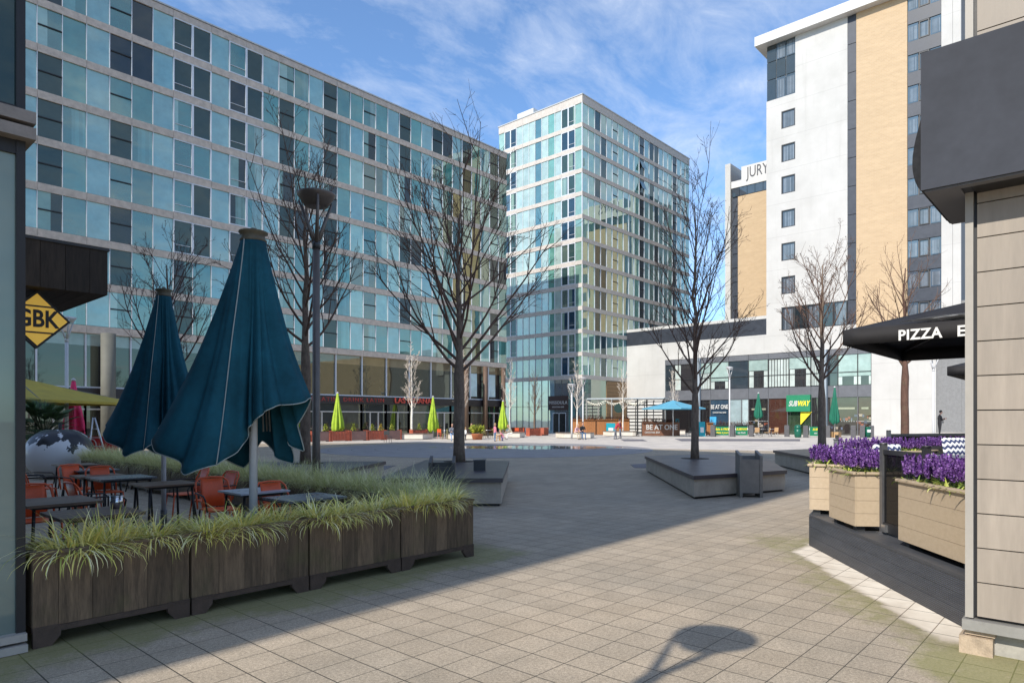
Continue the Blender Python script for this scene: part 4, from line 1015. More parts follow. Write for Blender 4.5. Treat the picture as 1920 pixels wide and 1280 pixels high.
def box_planter(label,u0,n0,L,D,rz=None,loc=None):
    if loc is None:
        p=dk(u0,n0); loc=(p[0],p[1],.415); rz=ang
    P=thing('board_planter',label,'planter',loc,rz,'beige board planters on the deck terrace')
    hb=.145
    # local: +x along the edge, -y... inward is +y because DN is left of DU
    for i in range(4):
        b=MB(); z0=.06+i*hb
        b.box(0,L,0,.022,z0+.0015,z0+hb-.0015); b.box(0,L,D-.022,D,z0+.0015,z0+hb-.0015); b.box(0,.022,.0225,D-.0225,z0+.0015,z0+hb-.0015); b.box(L-.022,L,.0225,D-.0225,z0+.0015,z0+hb-.0015)
        b.build('board_course',BEI,P)
    b=MB(); z0=.06+4*hb
    for x0,x1,y0,y1 in ((-.025,L+.025,-.025,.05),(-.025,L+.025,D-.05,D+.025),(-.025,.05,.0505,D-.0505),(L-.05,L+.025,.0505,D-.0505)): b.box(x0,x1,y0,y1,z0,z0+.032)
    o=b.build('rim',BEI,P); bv=o.modifiers.new('bv','BEVEL'); bv.width=.009; bv.segments=2
    b=MB(); b.box(.03,L-.03,.03,D-.03,z0-.06,z0-.02); b.build('soil',SOIL,P)
    for xx in (.05,L-.14):
        for yy in (.04,D-.13): b=MB(); b.box(xx,xx+.09,yy,yy+.09,0,.06); b.build('foot',DARKM,P)
    return P,z0
PURM=[(.11,.035,.22),(.18,.065,.33),(.28,.13,.45),(.05,.016,.11),(.38,.21,.55)]
def flowers(label,P,L,D,z0,n,seed):
    r=random.Random(seed); b=MB(); lf=MB()
    for i in range(n):
        x=r.uniform(.02,L-.02); y=r.uniform(.02,D-.02); hgt=r.uniform(.17,.28); lean=(r.gauss(0,.03),r.gauss(0,.03))
        for k in range(20):
            f=.42+.58*k/19; c=Vector((x+lean[0]*f,y+lean[1]*f,z0+hgt*f)); rr=.020*(1.1-.55*f)
            for q in range(3):
                a=r.uniform(0,2*pi); d=Vector((cos(a),sin(a),r.uniform(-.2,.6))); p=c+d*rr; s=r.uniform(.006,.011)
                t1=Vector((-sin(a),cos(a),0))*s; t2=Vector((0,0,1))*s*1.1+d*s*.6
                b.col=jit(r.choice(PURM),.25,r); b.quad(p-t1-t2*.6,p+t1-t2*.6,p+t1*.6+t2,p-t1*.6+t2)
        lf.col=(.05,.09,.03)
        lf.quad((x-.002,y,z0-.04),(x+.002,y,z0-.04),(x+lean[0]*.5+.002,y+lean[1]*.5,z0+hgt*.6),(x+lean[0]*.5-.002,y+lean[1]*.5,z0+hgt*.6))
    LC=[(.46,.52,.10),(.34,.42,.08),(.56,.58,.20),(.2,.3,.06)]
    for i in range(int(n*2.6)):
        x=r.uniform(.0,L); y=r.uniform(.0,D); a=r.uniform(0,2*pi); blade(lf,(x,y,z0-.02),(cos(a),sin(a)),r.uniform(.09,.18),r.uniform(.016,.030),r.uniform(.6,1.35),r.uniform(.5,2.0),jit(r.choice(LC),.2,r),4)
    lf.sm=False
    F=thing('flowering_plant',label,'plant',P.location.copy(),P.rotation_euler[2],'purple flower spikes in the board planters')
    b.build('flower_spikes',GRM,F,tint=True); lf.build('leaves',GRM,F,tint=True)
P1,zz1=box_planter('beige board planter in front of the terrace, beside the tinted screen',.62,.03,.76,.46); flowers('purple flower spikes in the planter before the tinted screen',P1,.76,.46,zz1,120,1)
P2,zz2=box_planter('larger beige board planter against the clad building corner',2.2,.12,1.2,.5); flowers('purple flower spikes in the planter against the clad building',P2,1.2,.5,zz2,185,2)
sa=atan2(4.3-D0[1],15.3-D0[0]); P3,zz3=box_planter('beige board planter at the open corner of the deck',0,0,.9,.42,sa-0,(D0[0]+.13,D0[1]-.40,.415)); flowers('purple flower spikes at the open corner of the deck',P3,.9,.42,zz3,100,3)
P4,zz4=box_planter('beige board planter at the back of the terrace',0,0,1.6,.45,-.75,(13.6,3.75,.415)); flowers('purple flower spikes at the back of the terrace under the young tree',P4,1.6,.45,zz4,190,4)
P5,zz5=box_planter('beige board planter behind the zigzag cushion',0,0,1.8,.45,-.3,(15.0,2.75,.415)); flowers('purple flower spikes behind the zigzag cushion',P5,1.8,.45,zz5,190,5)
# tinted wind screens
TINT=clear_glass('tinted_screen',(.20,.20,.22),.45)
def screen(label,p0,p1,z=.415,h_=.93):
    c=((p0[0]+p1[0])/2,(p0[1]+p1[1])/2); S=thing('wind_screen',label,'screen',(c[0],c[1],z),atan2(p1[1]-p0[1],p1[0]-p0[0]),'tinted wind screens of the terrace'); L=hypot(p1[0]-p0[0],p1[1]-p0[1])/2
    for s in (-1,1):
        b=MB(); b.box(s*L-.03,s*L+.03,-.03,.03,0,h_+.06); b.lathe([(.04,h_+.06),(.04,h_+.075)],10,(s*L,0,0)); b.build('post',GREYM if s<0 else DARKM,S)
    b=MB(); b.box(-L+.03,L-.03,-.006,.006,.06,h_-.05); b.build('pane',TINT,S)
    b=MB(); b.box(-L+.03,L-.03,-.02,.02,h_-.05,h_); b.build('top_rail',DARKM,S)
    b=MB(); b.box(-L+.03,L-.03,-.02,.02,.02,.13); b.build('bottom_rail',BLACKM,S)
    b=MB(); b.box(-L+.05,-L+.13,-.05,-.02,.03,.11); b.box(-L-.05,-L+.05,-.06,.06,0,.015); b.build('hinge',STEEL,S)
screen('tinted wind screen between the two beige planters',dk(1.47,.30),dk(2.30,.34))
screen('dark low wind screen along the open side of the terrace',(10.6,3.1),(13.4,3.9),.415,.9); screen('dark wind screen at the back corner of the terrace',(14.8,3.35),(16.9,2.2),.415,.98)
# seats, table, cushions on the terrace
def zig():
    m,t,out=nt('zigzag_fabric'); p=N(t,'BsdfPrincipled',i_Roughness=.85); s=N(t,'SeparateXYZ'); t.links.new(pos(t,True),s.inputs[0])
    a=math_(t,'ADD',math_(t,'PINGPONG',s.outputs[0],.045),s.outputs[2]); k=math_(t,'GREATER_THAN',math_(t,'FRACT',math_(t,'MULTIPLY',a,9)),.5)
    t.links.new(mixc(t,k,(.035,.05,.13),(.72,.72,.72)),p.inputs['Base Color']); t.links.new(p.outputs[0],out.inputs[0]); return m
ZIG=zig(); WICK=M('dark_wicker',(.035,.035,.04),.7,.3,60,bmp=.4,bscale=120)
def sofa(label,loc,rz,L=1.2):
    S=thing('terrace_sofa',label,'sofa',loc,rz,'dark terrace sofas')
    b=MB(); b.box(-L/2,L/2,-.33,.33,.08,.38); b.build('seat',WICK,S); b=MB(); b.box(-L/2,L/2,.2,.33,.381,.74); b.build('backrest',WICK,S)
    for s in (-1,1): b=MB(); b.box(s*L/2-.06,s*L/2+.06,-.33,.199,.381,.56); b.build('armrest',WICK,S); b=MB(); b.box(s*(L/2-.1)-.03,s*(L/2-.1)+.03,-.3,.3,0,.079); b.build('leg',BLACKM,S)
def cushion(label,loc,rz,sx=.5):
    b=MB(); n=14; b.sm=True
    for i in range(n+1):
        for j in range(n+1):
            u,v=i/n*2-1,j/n*2-1; th=.075*(1-u**4)*(1-v**4)
            b.v.append((u*sx/2,-th,v*.2)) 
    for i in range(n):
        for j in range(n): k=i*(n+1)+j; b.face((k,k+n+1,k+n+2,k+1))
    m=len(b.v); b.v += [(x,-y,z) for x,y,z in b.v[:m]]
    for i in range(n):
        for j in range(n): k=m+i*(n+1)+j; b.face((k,k+1,k+n+2,k+n+1))
    o=b.build('cushion',ZIG); o.location=loc; o.rotation_euler=(-.2,0,rz); tag(o,label,'cushion','zigzag cushions')
s1=gp(1665,10.6); sofa('dark wicker sofa behind the tinted screen',(s1[0]+.3,s1[1]-.2,.415),.9); cushion('long zigzag cushion leaning on the sofa behind the tinted screen',(s1[0],s1[1],1.09),fr+.05,.46)
s2=gp(1790,13.0); sofa('dark wicker sofa near the clad building',(s2[0]+.3,s2[1]-.3,.415),fr+.1,1.5); cushion('zigzag cushion on the sofa near the clad building',(s2[0],s2[1],1.13),fr+.1,.5)
TT=thing('terrace_table','grey terrace table between the sofas','table',(*gp(1760,9.8),.415),0)
b=MB(); b.box(-.45,.45,-.45,.45,.70,.73); b.build('table_top',M('table_glaze',(.28,.29,.31),.25,.1,3),TT)
for sx in (-1,1):
    for sy in (-1,1): b=MB(); b.box(sx*.4-.02,sx*.4+.02,sy*.4-.02,sy*.4+.02,0,.70); b.build('leg',GREYM,TT)
TCH=thing('terrace_chair','pale metal terrace chair seen through the tinted screen','chair',(*gp(1700,8.6),.415),2.4)
b=MB(); b.box(-.2,.2,-.2,.2,.42,.44); b.build('seat',LPOLE,TCH); b=MB(); b.box(-.2,.2,.17,.19,.62,.84); b.build('backrest',LPOLE,TCH)
for sx in (-1,1):
    b=MB(); b.tube([(sx*.19,.18,0),(sx*.19,.19,.84)],.012,6); b.build('leg',LPOLE,TCH); b=MB(); b.tube([(sx*.19,-.18,0),(sx*.19,-.18,.42)],.012,6); b.build('leg',LPOLE,TCH)
# ------------------------------------------------------------------ black parasols over the terrace
BLKC=M('black_canvas',(.022,.021,.023),.75,.15,4,bmp=.15,bscale=200,spec=.3)
WL=M('white_print',(.75,.75,.74),.6,.03,4)
def parasol(label,loc,hs,zr,za,pole_z):
    U=thing('open_parasol',label,'parasol',loc,0,'black parasols over the terrace')
    b=MB(); n=10; b.sm=False
    cs=[(-hs,hs),(-hs,-hs),(hs,-hs),(hs,hs)]
    for k in range(4):
        p,q=cs[k],cs[(k+1)%4]; g=[]
        for i in range(n+1):
            row=[]
            for j in range(n+1):
                s=j/n; x=(p[0]+(q[0]-p[0])*i/n)*s; y=(p[1]+(q[1]-p[1])*i/n)*s
                z=za-(za-zr)*s-.10*sin(pi*s)*sin(pi*i/n)*.8
                row.append(len(b.v)); b.v.append((x,y,z))
            g.append(row)
        b.sm=True
        for i in range(n):
            for j in range(n): b.face((g[i][j],g[i][j+1],g[i+1][j+1],g[i+1][j]))
    o=b.build('canopy',BLKC,U); sd=o.modifiers.new('t','SOLIDIFY'); sd.thickness=.004
    for k in range(4):
        p,q=cs[k],cs[(k+1)%4]; b=MB(); m=16
        for i in range(m+1):
            f=i/m; w=.012*sin(f*22+k); x=p[0]+(q[0]-p[0])*f; y=p[1]+(q[1]-p[1])*f; nx,ny=(q[1]-p[1])/(2*hs),-(q[0]-p[0])/(2*hs)
            b.v += [(x,y,zr),(x+nx*w*0+0*ny,y,zr-.17)]
        b.sm=True
        for i in range(m): b.face((2*i,2*i+1,2*i+3,2*i+2))
        o2=b.build('valance',BLKC,U); sd=o2.modifiers.new('t','SOLIDIFY'); sd.thickness=.005
    for k in range(8):
        a=k*pi/4+pi/4; l=hs*(1.37 if k%2==0 else .97); b=MB(); b.tube([(0,0,za-.08),(l*cos(a),l*sin(a),zr-.03)],.012,6); b.build('rib',GREYM,U)
        b=MB(); b.tube([(0,0,zr-.15),(l*.5*cos(a),l*.5*sin(a),(za+zr)/2-.06)],.010,6); b.build('strut',STEEL,U)
    b=MB(); b.tube([(0,0,pole_z),(0,0,za+.05)],.03,10); b.build('pole',GREYM,U); b=MB(); b.box(-.35,.35,-.35,.35,pole_z,pole_z+.06); b.build('base_plate',DARKM,U)
    return U
hs=1.42; U=parasol('black square parasol with white pizza lettering on its edge',(8.26+hs,2.34-hs,0),hs,2.70,3.16,.415)
index_kids(); dup(U,(15.3+hs,2.45-hs,0),0,'plain black parasol farther along the terrace')
letters('PIZZA EXPRESS',.185,WL,U,(-hs-.008,.30,2.618),-pi/2,.002,.004,'CENTER',sx=1.0) if False else None
xb=-hs-.008
yl=1.42-(8.26*0) 
y_start=(YP(1684,8.26)-(2.34-hs))
letters('PIZZA',.155,WL,U,(xb,y_start,2.59),-pi/2,.002,.004,'LEFT',sx=.93,spacing=1.06); letters('EXPRESS',.155,WL,U,(xb,YP(1794,8.26)-(2.34-hs),2.59),-pi/2,.002,.004,'LEFT',sx=1.0,spacing=1.06)
# white swirl strokes printed on the sloping panel
b=MB()
def slope_pt(y,s): # point on the -X panel: s 0 apex..1 rim
    z=3.16-(3.16-2.70)*s-.08*sin(pi*s)*max(0,sin(pi*(.5-y/(2*hs*s)))) if s>0 else 3.16
    return Vector((-hs*s-.012,y,z+.030))
def stroke(pts,w):
    v=[slope_pt(y,s) for y,s in pts]; n=len(v)
    b0=len(b.v)
    for i in range(n):
        d=(v[min(i+1,n-1)]-v[max(i-1,0)]).normalized(); sd=Vector((0,0,1)).cross(d); sd=Vector((-.95,0,.31)).cross(d).normalized() if sd.length<1e-6 else Vector((.95*0+.31,0,.95)).normalized().cross(d)*1.0
        ww=w*sin(pi*(i+.6)/(n+.2)); b.v += [tuple(v[i]-sd*ww),tuple(v[i]+sd*ww)]
    for i in range(n-1): b.face((b0+2*i,b0+2*i+1,b0+2*i+3,b0+2*i+2))
Y0=y_start
stroke([(Y0-.0-.06*i,.93-.032*i) for i in range(12)],.045)
stroke([(Y0-.12-.06*i,.93-.018*i-.004*i*i*.4) for i in range(11)],.045)
stroke([(Y0-.34-.05*i,.83-.03*sin(i*.7)) for i in range(9)],.06)
stroke([(Y0-.30-.05*i,.88-.012*i+.012*sin(i*.8)) for i in range(10)],.05)
b.build('printed_swirl',WL,U)
# ------------------------------------------------------------------ bare trees
def bark(name,dark,light,white=False):
    m,t,out=nt(name); p=N(t,'BsdfPrincipled',i_Roughness=.85); v=pos(t)
    c=ramp(t,noise(t,pos(t,False,(1,1,.35)),16,5,.7),[(.3,dark),(.7,light)])
    if white:
        k=math_(t,'MULTIPLY',math_(t,'SUBTRACT',noise(t,pos(t,False,(1,1,4)),7,3),.60,None,True),14,None,True); c=mixc(t,k,c,(.10,.085,.07))
    else:
        k=math_(t,'MULTIPLY',math_(t,'SUBTRACT',noise(t,v,3.5,4),.58,None,True),5,None,True); c=mixc(t,math_(t,'MULTIPLY',k,.6),c,(.10,.105,.055))
    t.links.new(c,p.inputs['Base Color']); t.links.new(bump(t,noise(t,pos(t,False,(1,1,.3)),30,4),.5,.01),p.inputs['Normal']); t.links.new(p.outputs[0],out.inputs[0]); return m
BARK=bark('bark_brown',(.085,.056,.040),(.235,.168,.122)); TWIG=M('twig_brown',(.120,.068,.046),.8,.3,3); BARKW=bark('birch_bark',(.66,.62,.55),(.82,.79,.72),True); TWIGW=M('birch_twig',(.58,.50,.42),.8,.25,3); BARKR=bark('bark_reddish',(.07,.035,.024),(.16,.085,.06)); POD=M('dry_leaf',(.045,.028,.02),.8,.3,4)
def limb(r,p,d,L,n,curl,wig):
    pts=[Vector(p)]; d=Vector(d).normalized()
    for i in range(n):
        d=(d+Vector((r.gauss(0,wig),r.gauss(0,wig),r.gauss(0,wig*.5)+curl))).normalized(); pts.append(pts[-1]+d*(L/n))
    return pts,d
def at_(pts,f):
    x=f*(len(pts)-1); i=min(int(x),len(pts)-2); return pts[i].lerp(pts[i+1],x-i),(pts[i+1]-pts[i]).normalized()
def tree(name,label,loc,hgt,fork,r0,spread,seed,mats=(BARK,TWIG),nprim=20,pods=.25,dens=1.0,lean=(0,0),group='bare trees on the stone benches',ang=(.55,.95),twr=.0045,dirs=None):
    r=random.Random(seed); T=thing(name,label,'tree',loc,0,group)
    tk=MB(); n=14; tp=[Vector((0,0,0))]; 
    for i in range(n): f=(i+1)/n; tp.append(Vector((lean[0]*f+r.gauss(0,.018)*f*2,lean[1]*f+r.gauss(0,.018)*f*2,hgt*.93*f)))
    rad_=[r0*(1.18 if i==0 else 1)*(1-(i/n)*.25) if tp[i].z<fork else r0*.62*(1-((tp[i].z-fork)/(hgt-fork)))**.9+.006 for i in range(n+1)]
    tk.tube(tp,rad_,10); tk.build('trunk',mats[0],T)
    cr=MB(); tips=[]
    def twigs(pts,l,num,lev):
        for q in range(num):
            f=r.uniform(.25,1.0); p,d=at_(pts,f); pr=d.orthogonal().normalized(); pr.rotate(Matrix.Rotation(r.uniform(0,2*pi),3,d))
            dd=(d+pr*r.uniform(.5,1.0)).normalized(); ll=l*r.uniform(.5,1.1)
            tw,de=limb(r,p,dd,ll,3,.06,.10); cr.tube(tw,[twr*1.25,twr,twr*.8,twr*.55],3,False); tips.append(tw[-1])
            if lev>0: twigs(tw,l*.55,2,lev-1)
    for i in range(nprim):
        f=i/(nprim-1); z=fork+(hgt*.90-fork)*(f**1.15)*.92; k=z/(hgt*.93); p,_=at_(tp,min(.99,k))
        a=i*2.399+r.uniform(-.4,.4) if dirs is None or i>=len(dirs) else dirs[i]
        up=r.uniform(*ang)*(1+.3*f); L=(spread*(1-.62*f)+.3)*r.uniform(.8,1.15)/max(.35,cos(up)*.95+.1)*.72
        d=Vector((cos(a)*cos(up),sin(a)*cos(up),sin(up))); pts,_=limb(r,p,d,L,8,.085,.075)
        rb=max(.007,r0*.28*(1-.74*f)); cr.tube(pts,[rb*(1-.88*j/8)+.003 for j in range(9)],6,False)
        for s in range(int((6.5-2.5*f)*dens)):
            fs=r.uniform(.22,.95); p2,d2=at_(pts,fs); pr=d2.orthogonal().normalized(); pr.rotate(Matrix.Rotation(r.uniform(0,2*pi),3,d2))
            dd=(d2+pr*r.uniform(.45,.85)).normalized(); l2=L*.42*(1.15-.6*fs)*r.uniform(.7,1.2); p3,_=limb(r,p2,dd,l2,5,.085,.08)
            rs=rb*.42*(1-.5*fs)+.002; cr.tube(p3,[rs*(1-.8*j/5)+.0025 for j in range(6)],4,False); twigs(p3,l2*.42,max(2,int(4*dens)),1 if dens>=1 else 0)
        twigs(pts,L*.22,max(2,int(4*dens)),0)
    twigs(tp[-5:],spread*.25,int(8*dens),1)
    cr.mi=1
    for p in tips:
        if r.random()<pods:
            s=r.uniform(.018,.038); a=Vector((r.gauss(0,1),r.gauss(0,1),r.gauss(0,1))).normalized(); b_=a.orthogonal().normalized(); cr.quad(p-a*s,p-b_*s*.5,p+a*s,p+b_*s*.5)
    cr.build('crown',[mats[1],POD],T); return T
tree('bare_tree','bare tree behind the dark lamp post and teal umbrellas',(*FR(18,-5.55),.4),8.5,3.2,.135,3.3,4,nprim=24,dens=1.0)
tree('bare_tree','broad bare tree on the stone bench with the small black box',(*FR(18.0,-1.42),.45),7.25,2.45,.16,4.7,9,nprim=26,ang=(.5,.95),dens=1.0,dirs=[FX*0+TH-pi/2+.1,TH+pi/2,TH-pi/2+.4,TH+pi/2-.4])
tree('bare_tree','slender bare tree on the long stone bench with the litter bin',(*gp(1303,20.2),.4),8.3,1.9,.115,2.9,17,nprim=30,ang=(.75,1.05),pods=.15,dens=1.0)
tree('bare_tree','bare tree standing behind the purple flowers before the green sandwich shop',(*gp(1541,25.5),.4),7.7,2.5,.15,2.9,23,nprim=24,dens=1.1)
tree('bare_tree','reddish trunked bare tree in front of the plain white hotel wall',(*gp(1697,28.5),.0),8.7,3.7,.17,3.2,31,mats=(BARKR,TWIG),nprim=20,dens=.9)
tree('bare_tree','reddish bare tree rising behind the rear teal umbrella',(*gp(312,22.0),.2),7.0,2.8,.12,3.0,41,mats=(BARKR,M('twig_reddish',(.075,.032,.026),.8,.3,3)),nprim=18,pods=.3)
PB=[G(772,823),G(868,823),G(956,820),G(1082,821),G(1168,817),G(1262,814)]
lb=['in front of the red lettering','behind the broad bare tree','beside the third lime umbrella','next to the bar door','at the wooden bar fence','before the blue umbrella']
bl=['cream stone bench before the red planters','cream stone bench with a seated pair behind the broad tree','cream stone bench beside the third lime umbrella','cream stone bench with two seated people','cream stone bench by the wooden bar fence','cream stone bench before the blue umbrella']
topz=[655,640,690,690,690,690]
for i,(x,y) in enumerate(PB):
    Z=depth(x,y); hh=zat(topz[i],Z)-.4; tree('birch_tree','young white birch '+lb[i],(x,y,.4),hh,2.0,.07 if i else .10,1.25,60+i,(BARKW,TWIGW),18,.0,.8 if i else 1.0,group='young birches on cream benches',twr=.009,ang=(.7,1.1))
    w=1.55 if i not in (1,2) else 1.3
    poly=[(x-FX*1.1+RX*-w*.8,y-FY*1.1+RY*-w*.8),(x-FX*1.1+RX*w*.7,y-FY*1.1+RY*w*.7),(x+FX*1.2+RX*w*1.1,y+FY*1.2+RY*w*1.1),(x+FX*1.2-RX*w*1.2,y+FY*1.2-RY*w*1.2)]
    bench(bl[i],poly,.50,BSIDEP,M('bench_top_brown',(.18,.14,.115),.5,.15,3),.04,.06)
tree('bare_tree','dark narrow young tree in the red planter before the tower',(*G(1002,817),.4),zat(690,66)-.4,1.6,.10,1.5,77,(BARK,TWIG),20,.1,.8,twr=.010,ang=(.7,1.1))
# ------------------------------------------------------------------ far furniture of the square
CORT=M('red_corten',(.36,.085,.045),.6,.2,2.5); CORT2=M('red_panel_grey',(.22,.12,.10),.55,.12,3)
def red_planter(label,loc,rz,L=1.5,alt=0):
    P=thing('red_planter',label,'planter',loc,rz,'red steel planters before the restaurants')
    b=MB(); b.box(-L/2+.09,L/2-.09,-.2,.2,.06,.76); b.build('body',CORT2 if alt else CORT,P)
    for s in (-1,1): b=MB(); b.box(s*(L/2-.05)-.06,s*(L/2-.05)+.06,-.24,.24,0,.82); b.build('end_post',CORT,P)
    if not alt:
        b=MB()
        for i in range(5): x=-L/2+.2+(L-.4)*i/4; b.box(x-.05,x+.05,-.225,-.2,.06,.74)
        b.build('rib',CORT,P)
    b=MB(); b.box(-L/2+.12,L/2-.12,-.17,.17,.761,.79); b.build('soil',SOIL,P)
lbl=['at the far glass side','second along the row','under the first lime umbrella','before the glazed door','fourth before the glass','next to the gap','after the gap']
for i,xx in enumerate((25.6,27.6,29.3,31.0,32.7,34.4,37.2)):
    red_planter('red ribbed planter '+lbl[i] if i%2==0 else 'red and grey panel planter '+lbl[i],(xx,44.4,0),0,1.62,i%2)
for i,(px,py) in enumerate(((972,813),(1000,815),(1020,814))): red_planter('red planter around the dark young tree, '+['seat side','tree side','tower side'][i],(*G(px,py+2),0),0.0 if i<2 else .4,1.7,0)
CON=[(.42,.45,.05),(.30,.36,.05),(.50,.50,.08),(.22,.28,.04)]
def leafy(name,label,cat,loc,shape,n,s,cols,group,seed,rx_,rz_,base=0):
    r=random.Random(seed); b=MB()
    for i in range(n):
        f=r.random(); a=r.uniform(0,2*pi); 
        if shape=='cone': rr=rx_*(1-f)*sqrt(r.random()); z=f*rz_
        else: rr=rx_*sqrt(r.random())*(.6+.4*f); z=rz_*f*(1-.4*(rr/rx_)**2)
        c=Vector((rr*cos(a),rr*sin(a),z)); d=Vector((cos(a)*.7+r.gauss(0,.4),sin(a)*.7+r.gauss(0,.4),r.uniform(.2,1.4))).normalized(); t=d.orthogonal().normalized(); l=s*r.uniform(.6,1.3)
        b.col=jit(r.choice(cols),.2,r); b.quad(c-t*l*.22,c+d*l*.5-t*l*.3,c+d*l,c+d*l*.5+t*l*.3)
    b.col=(.08,.06,.03); b.tube([(0,0,-.03),(0,0,rz_*.6)],.012,4)
    o=b.build(name,GRM,None,tint=True); o.location=loc; tag(o,label,cat,group); return o
for i,(px,lab) in enumerate(((610,'beside the lamp post'),(663,'right of the first lime umbrella'),(698,'at the panel planter end'),(714,'with orange tinge before the gap'),(735,'past the gap'),(786,'before the second lime umbrella'))):
    leafy('cone_shrub','small yellow green cone shrub '+lab.replace('right of','beyond'),'shrub',(XL(px,44.4),44.4,.78),'cone',260,.09,CON if i!=3 else [(.5,.33,.06),(.45,.38,.06)],'cone shrubs in the red planters',i,.24,.52)
leafy('spiky_shrub','bright yellow green spiky plant in a terracotta tub','plant',(*gp(895,55.5),.5),'ball',420,.26,CON,None,71,.6,.7); TB_=thing('terracotta_tub','terracotta tub holding the bright spiky plant','tub',(*gp(895,55.5),0))
b=MB(); b.lathe([(.38,0),(.48,.45),(.52,.5),(.46,.5)],16); b.build('tub_wall',M('terracotta',(.42,.14,.06),.7,.12,4),TB_)
LIME=M('lime_canvas',(.34,.48,.035),.75,.15,3,bmp=.2); 
def closed_umb(name,label,loc,zt,zbm,rb,mat,grp,pole=LPOLE,nf=8,base=True):
    U=thing(name,label,'umbrella',loc,0,grp); b=MB(); b.sm=True; na=nf*8; ns=12; g=[]
    for i in range(na):
        a=2*pi*i/na; row=[]
        for j in range(ns+1):
            s=j/ns; rr=.07+(rb-.07)*(s**1.05)*(1-.10*(s>.9)); fold=1+.26*cos(nf*a)*min(1,s*1.6)+.06*sin(3*a+4*s)
            z=zt-(zt-zbm)*s+.10*cos(nf*a+.5)*(s**4)*(1 if nf<10 else .3)-.12*(sin(a*2+.7)*s**6); row.append(len(b.v)); b.v.append((rr*fold*cos(a),rr*fold*sin(a),z))
        g.append(row)
    for i in range(na):
        for j in range(ns): b.face((g[i][j],g[i][j+1],g[(i+1)%na][j+1],g[(i+1)%na][j]))
    o=b.build('canopy',mat,U); sd=o.modifiers.new('t','SOLIDIFY'); sd.thickness=.006
    b=MB(); b.tube([(0,0,0),(0,0,zt+.10)],.04,8); b.build('pole',pole,U); b=MB(); b.lathe([(.09,zt-.02),(.09,zt+.05),(.03,zt+.09)],10); b.build('top_cap',pole,U)
    if base: b=MB(); b.lathe([(.3,0),(.3,.06),(.08,.1)],12); b.build('base_plate',GREYM,U)
for px,yt,yb,Y,lab in ((633,737,806,45.6,'closed lime green umbrella behind the red planters'),(812,744,806,45.6,'closed lime green umbrella under the red restaurant lettering'),(943,752,803,45.2,'closed lime green umbrella at the far end of the restaurant')):
    x=XL(px,Y); Z=depth(x,Y); closed_umb('closed_umbrella',lab,(x,Y,0),zat(yt,Z),max(.7,zat(yb,Z)),.46,LIME,'closed lime umbrellas')
GRC=M('green_canvas',(.006,.125,.075),.75,.15,3,bmp=.2)
for px,yt,yb,Xp,lab in ((1422,737,783,70.5,'closed dark green umbrella among the rattan chairs'),(1565,726,793,66.5,'closed dark green umbrella on a wooden base')):
    y=YP(px,Xp); Z=depth(Xp,y); closed_umb('closed_umbrella',lab,(Xp,y,0),zat(yt,Z),zat(yb,Z),.42,GRC,'closed green umbrellas',LPOLE,7,px<1500)
    if px>1500:
        W=thing('weight_crate','pale wooden box weighing down the green umbrella','box',(Xp,y,0),.0)
        b=MB()
        for i in range(3): b.box(-.45,.45,-.45,-.05,.02+i*.17,.17+i*.17); b.box(-.45,.45,.05,.45,.02+i*.17,.17+i*.17)
        b.build('plank_side',wood('pale_crate_wood',(.38,.22,.09),(.52,.33,.16),.1,0),W)
closed_umb('closed_umbrella','closed bright pink umbrella behind the yellow awning',(*gp(138,30),0),zat(713,30),1.0,.42,M('pink_canvas',(.72,.03,.14),.7,.12,3),None,LPOLE,7)
# open umbrellas: blue one and the yellow awning
def open_umb(name,label,loc,rz,hs,zr,za,mat,n=4,val=.12):
    U=thing(name,label,'umbrella',loc,rz); cs=[(hs*cos(2*pi*k/n+pi/n)*(1/cos(pi/n)),hs*sin(2*pi*k/n+pi/n)*(1/cos(pi/n))) for k in range(n)]
    b=MB()
    for k in range(n):
        p,q=cs[k],cs[(k+1)%n]; b.quad((0,0,za),(p[0]*.5,p[1]*.5,(za+zr)/2-.05),(q[0]*.5,q[1]*.5,(za+zr)/2-.05)); b.quad((p[0]*.5,p[1]*.5,(za+zr)/2-.05),(p[0],p[1],zr),(q[0],q[1],zr),(q[0]*.5,q[1]*.5,(za+zr)/2-.05)); b.quad((p[0],p[1],zr),(p[0],p[1],zr-val),(q[0],q[1],zr-val),(q[0],q[1],zr))
    o=b.build('canopy',mat,U); sd=o.modifiers.new('t','SOLIDIFY'); sd.thickness=.006
    b=MB(); b.tube([(0,0,0),(0,0,za+.08)],.04,8); b.build('pole',LPOLE,U)
    for k in range(n): b=MB(); b.tube([(0,0,za-.06),(cs[k][0],cs[k][1],zr-.02)],.02,5); b.build('rib',GREYM,U)
    return U
Z=66; open_umb('open_umbrella','wide open pale blue umbrella before the cocktail bar',(*gp(1262,Z),0),fr,2.75,zat(767,Z)+.1,zat(750,Z),M('sky_blue_canvas',(.10,.33,.46),.7,.08,3),6)
YU=open_umb('yellow_awning','wide yellow awning umbrella with faded dark lettering, behind the palm',(*gp(30,26.5),0),fr,3.25,zat(748,23.2),zat(706,26.5),M('yellow_canvas',(.44,.33,.045),.75,.12,2),4,.10)
zr_=zat(748,23.2); za_=zat(706,26.5)
letters('E BAR',1.4,M('faded_print',(.12,.09,.03),.8,.2,4),YU,(.25,-2.55,zr_+(za_-zr_)*(1-2.55/3.25)+.01),0,.004,.01,'LEFT',rx=math.atan((za_-zr_)/3.25),sx=.30)
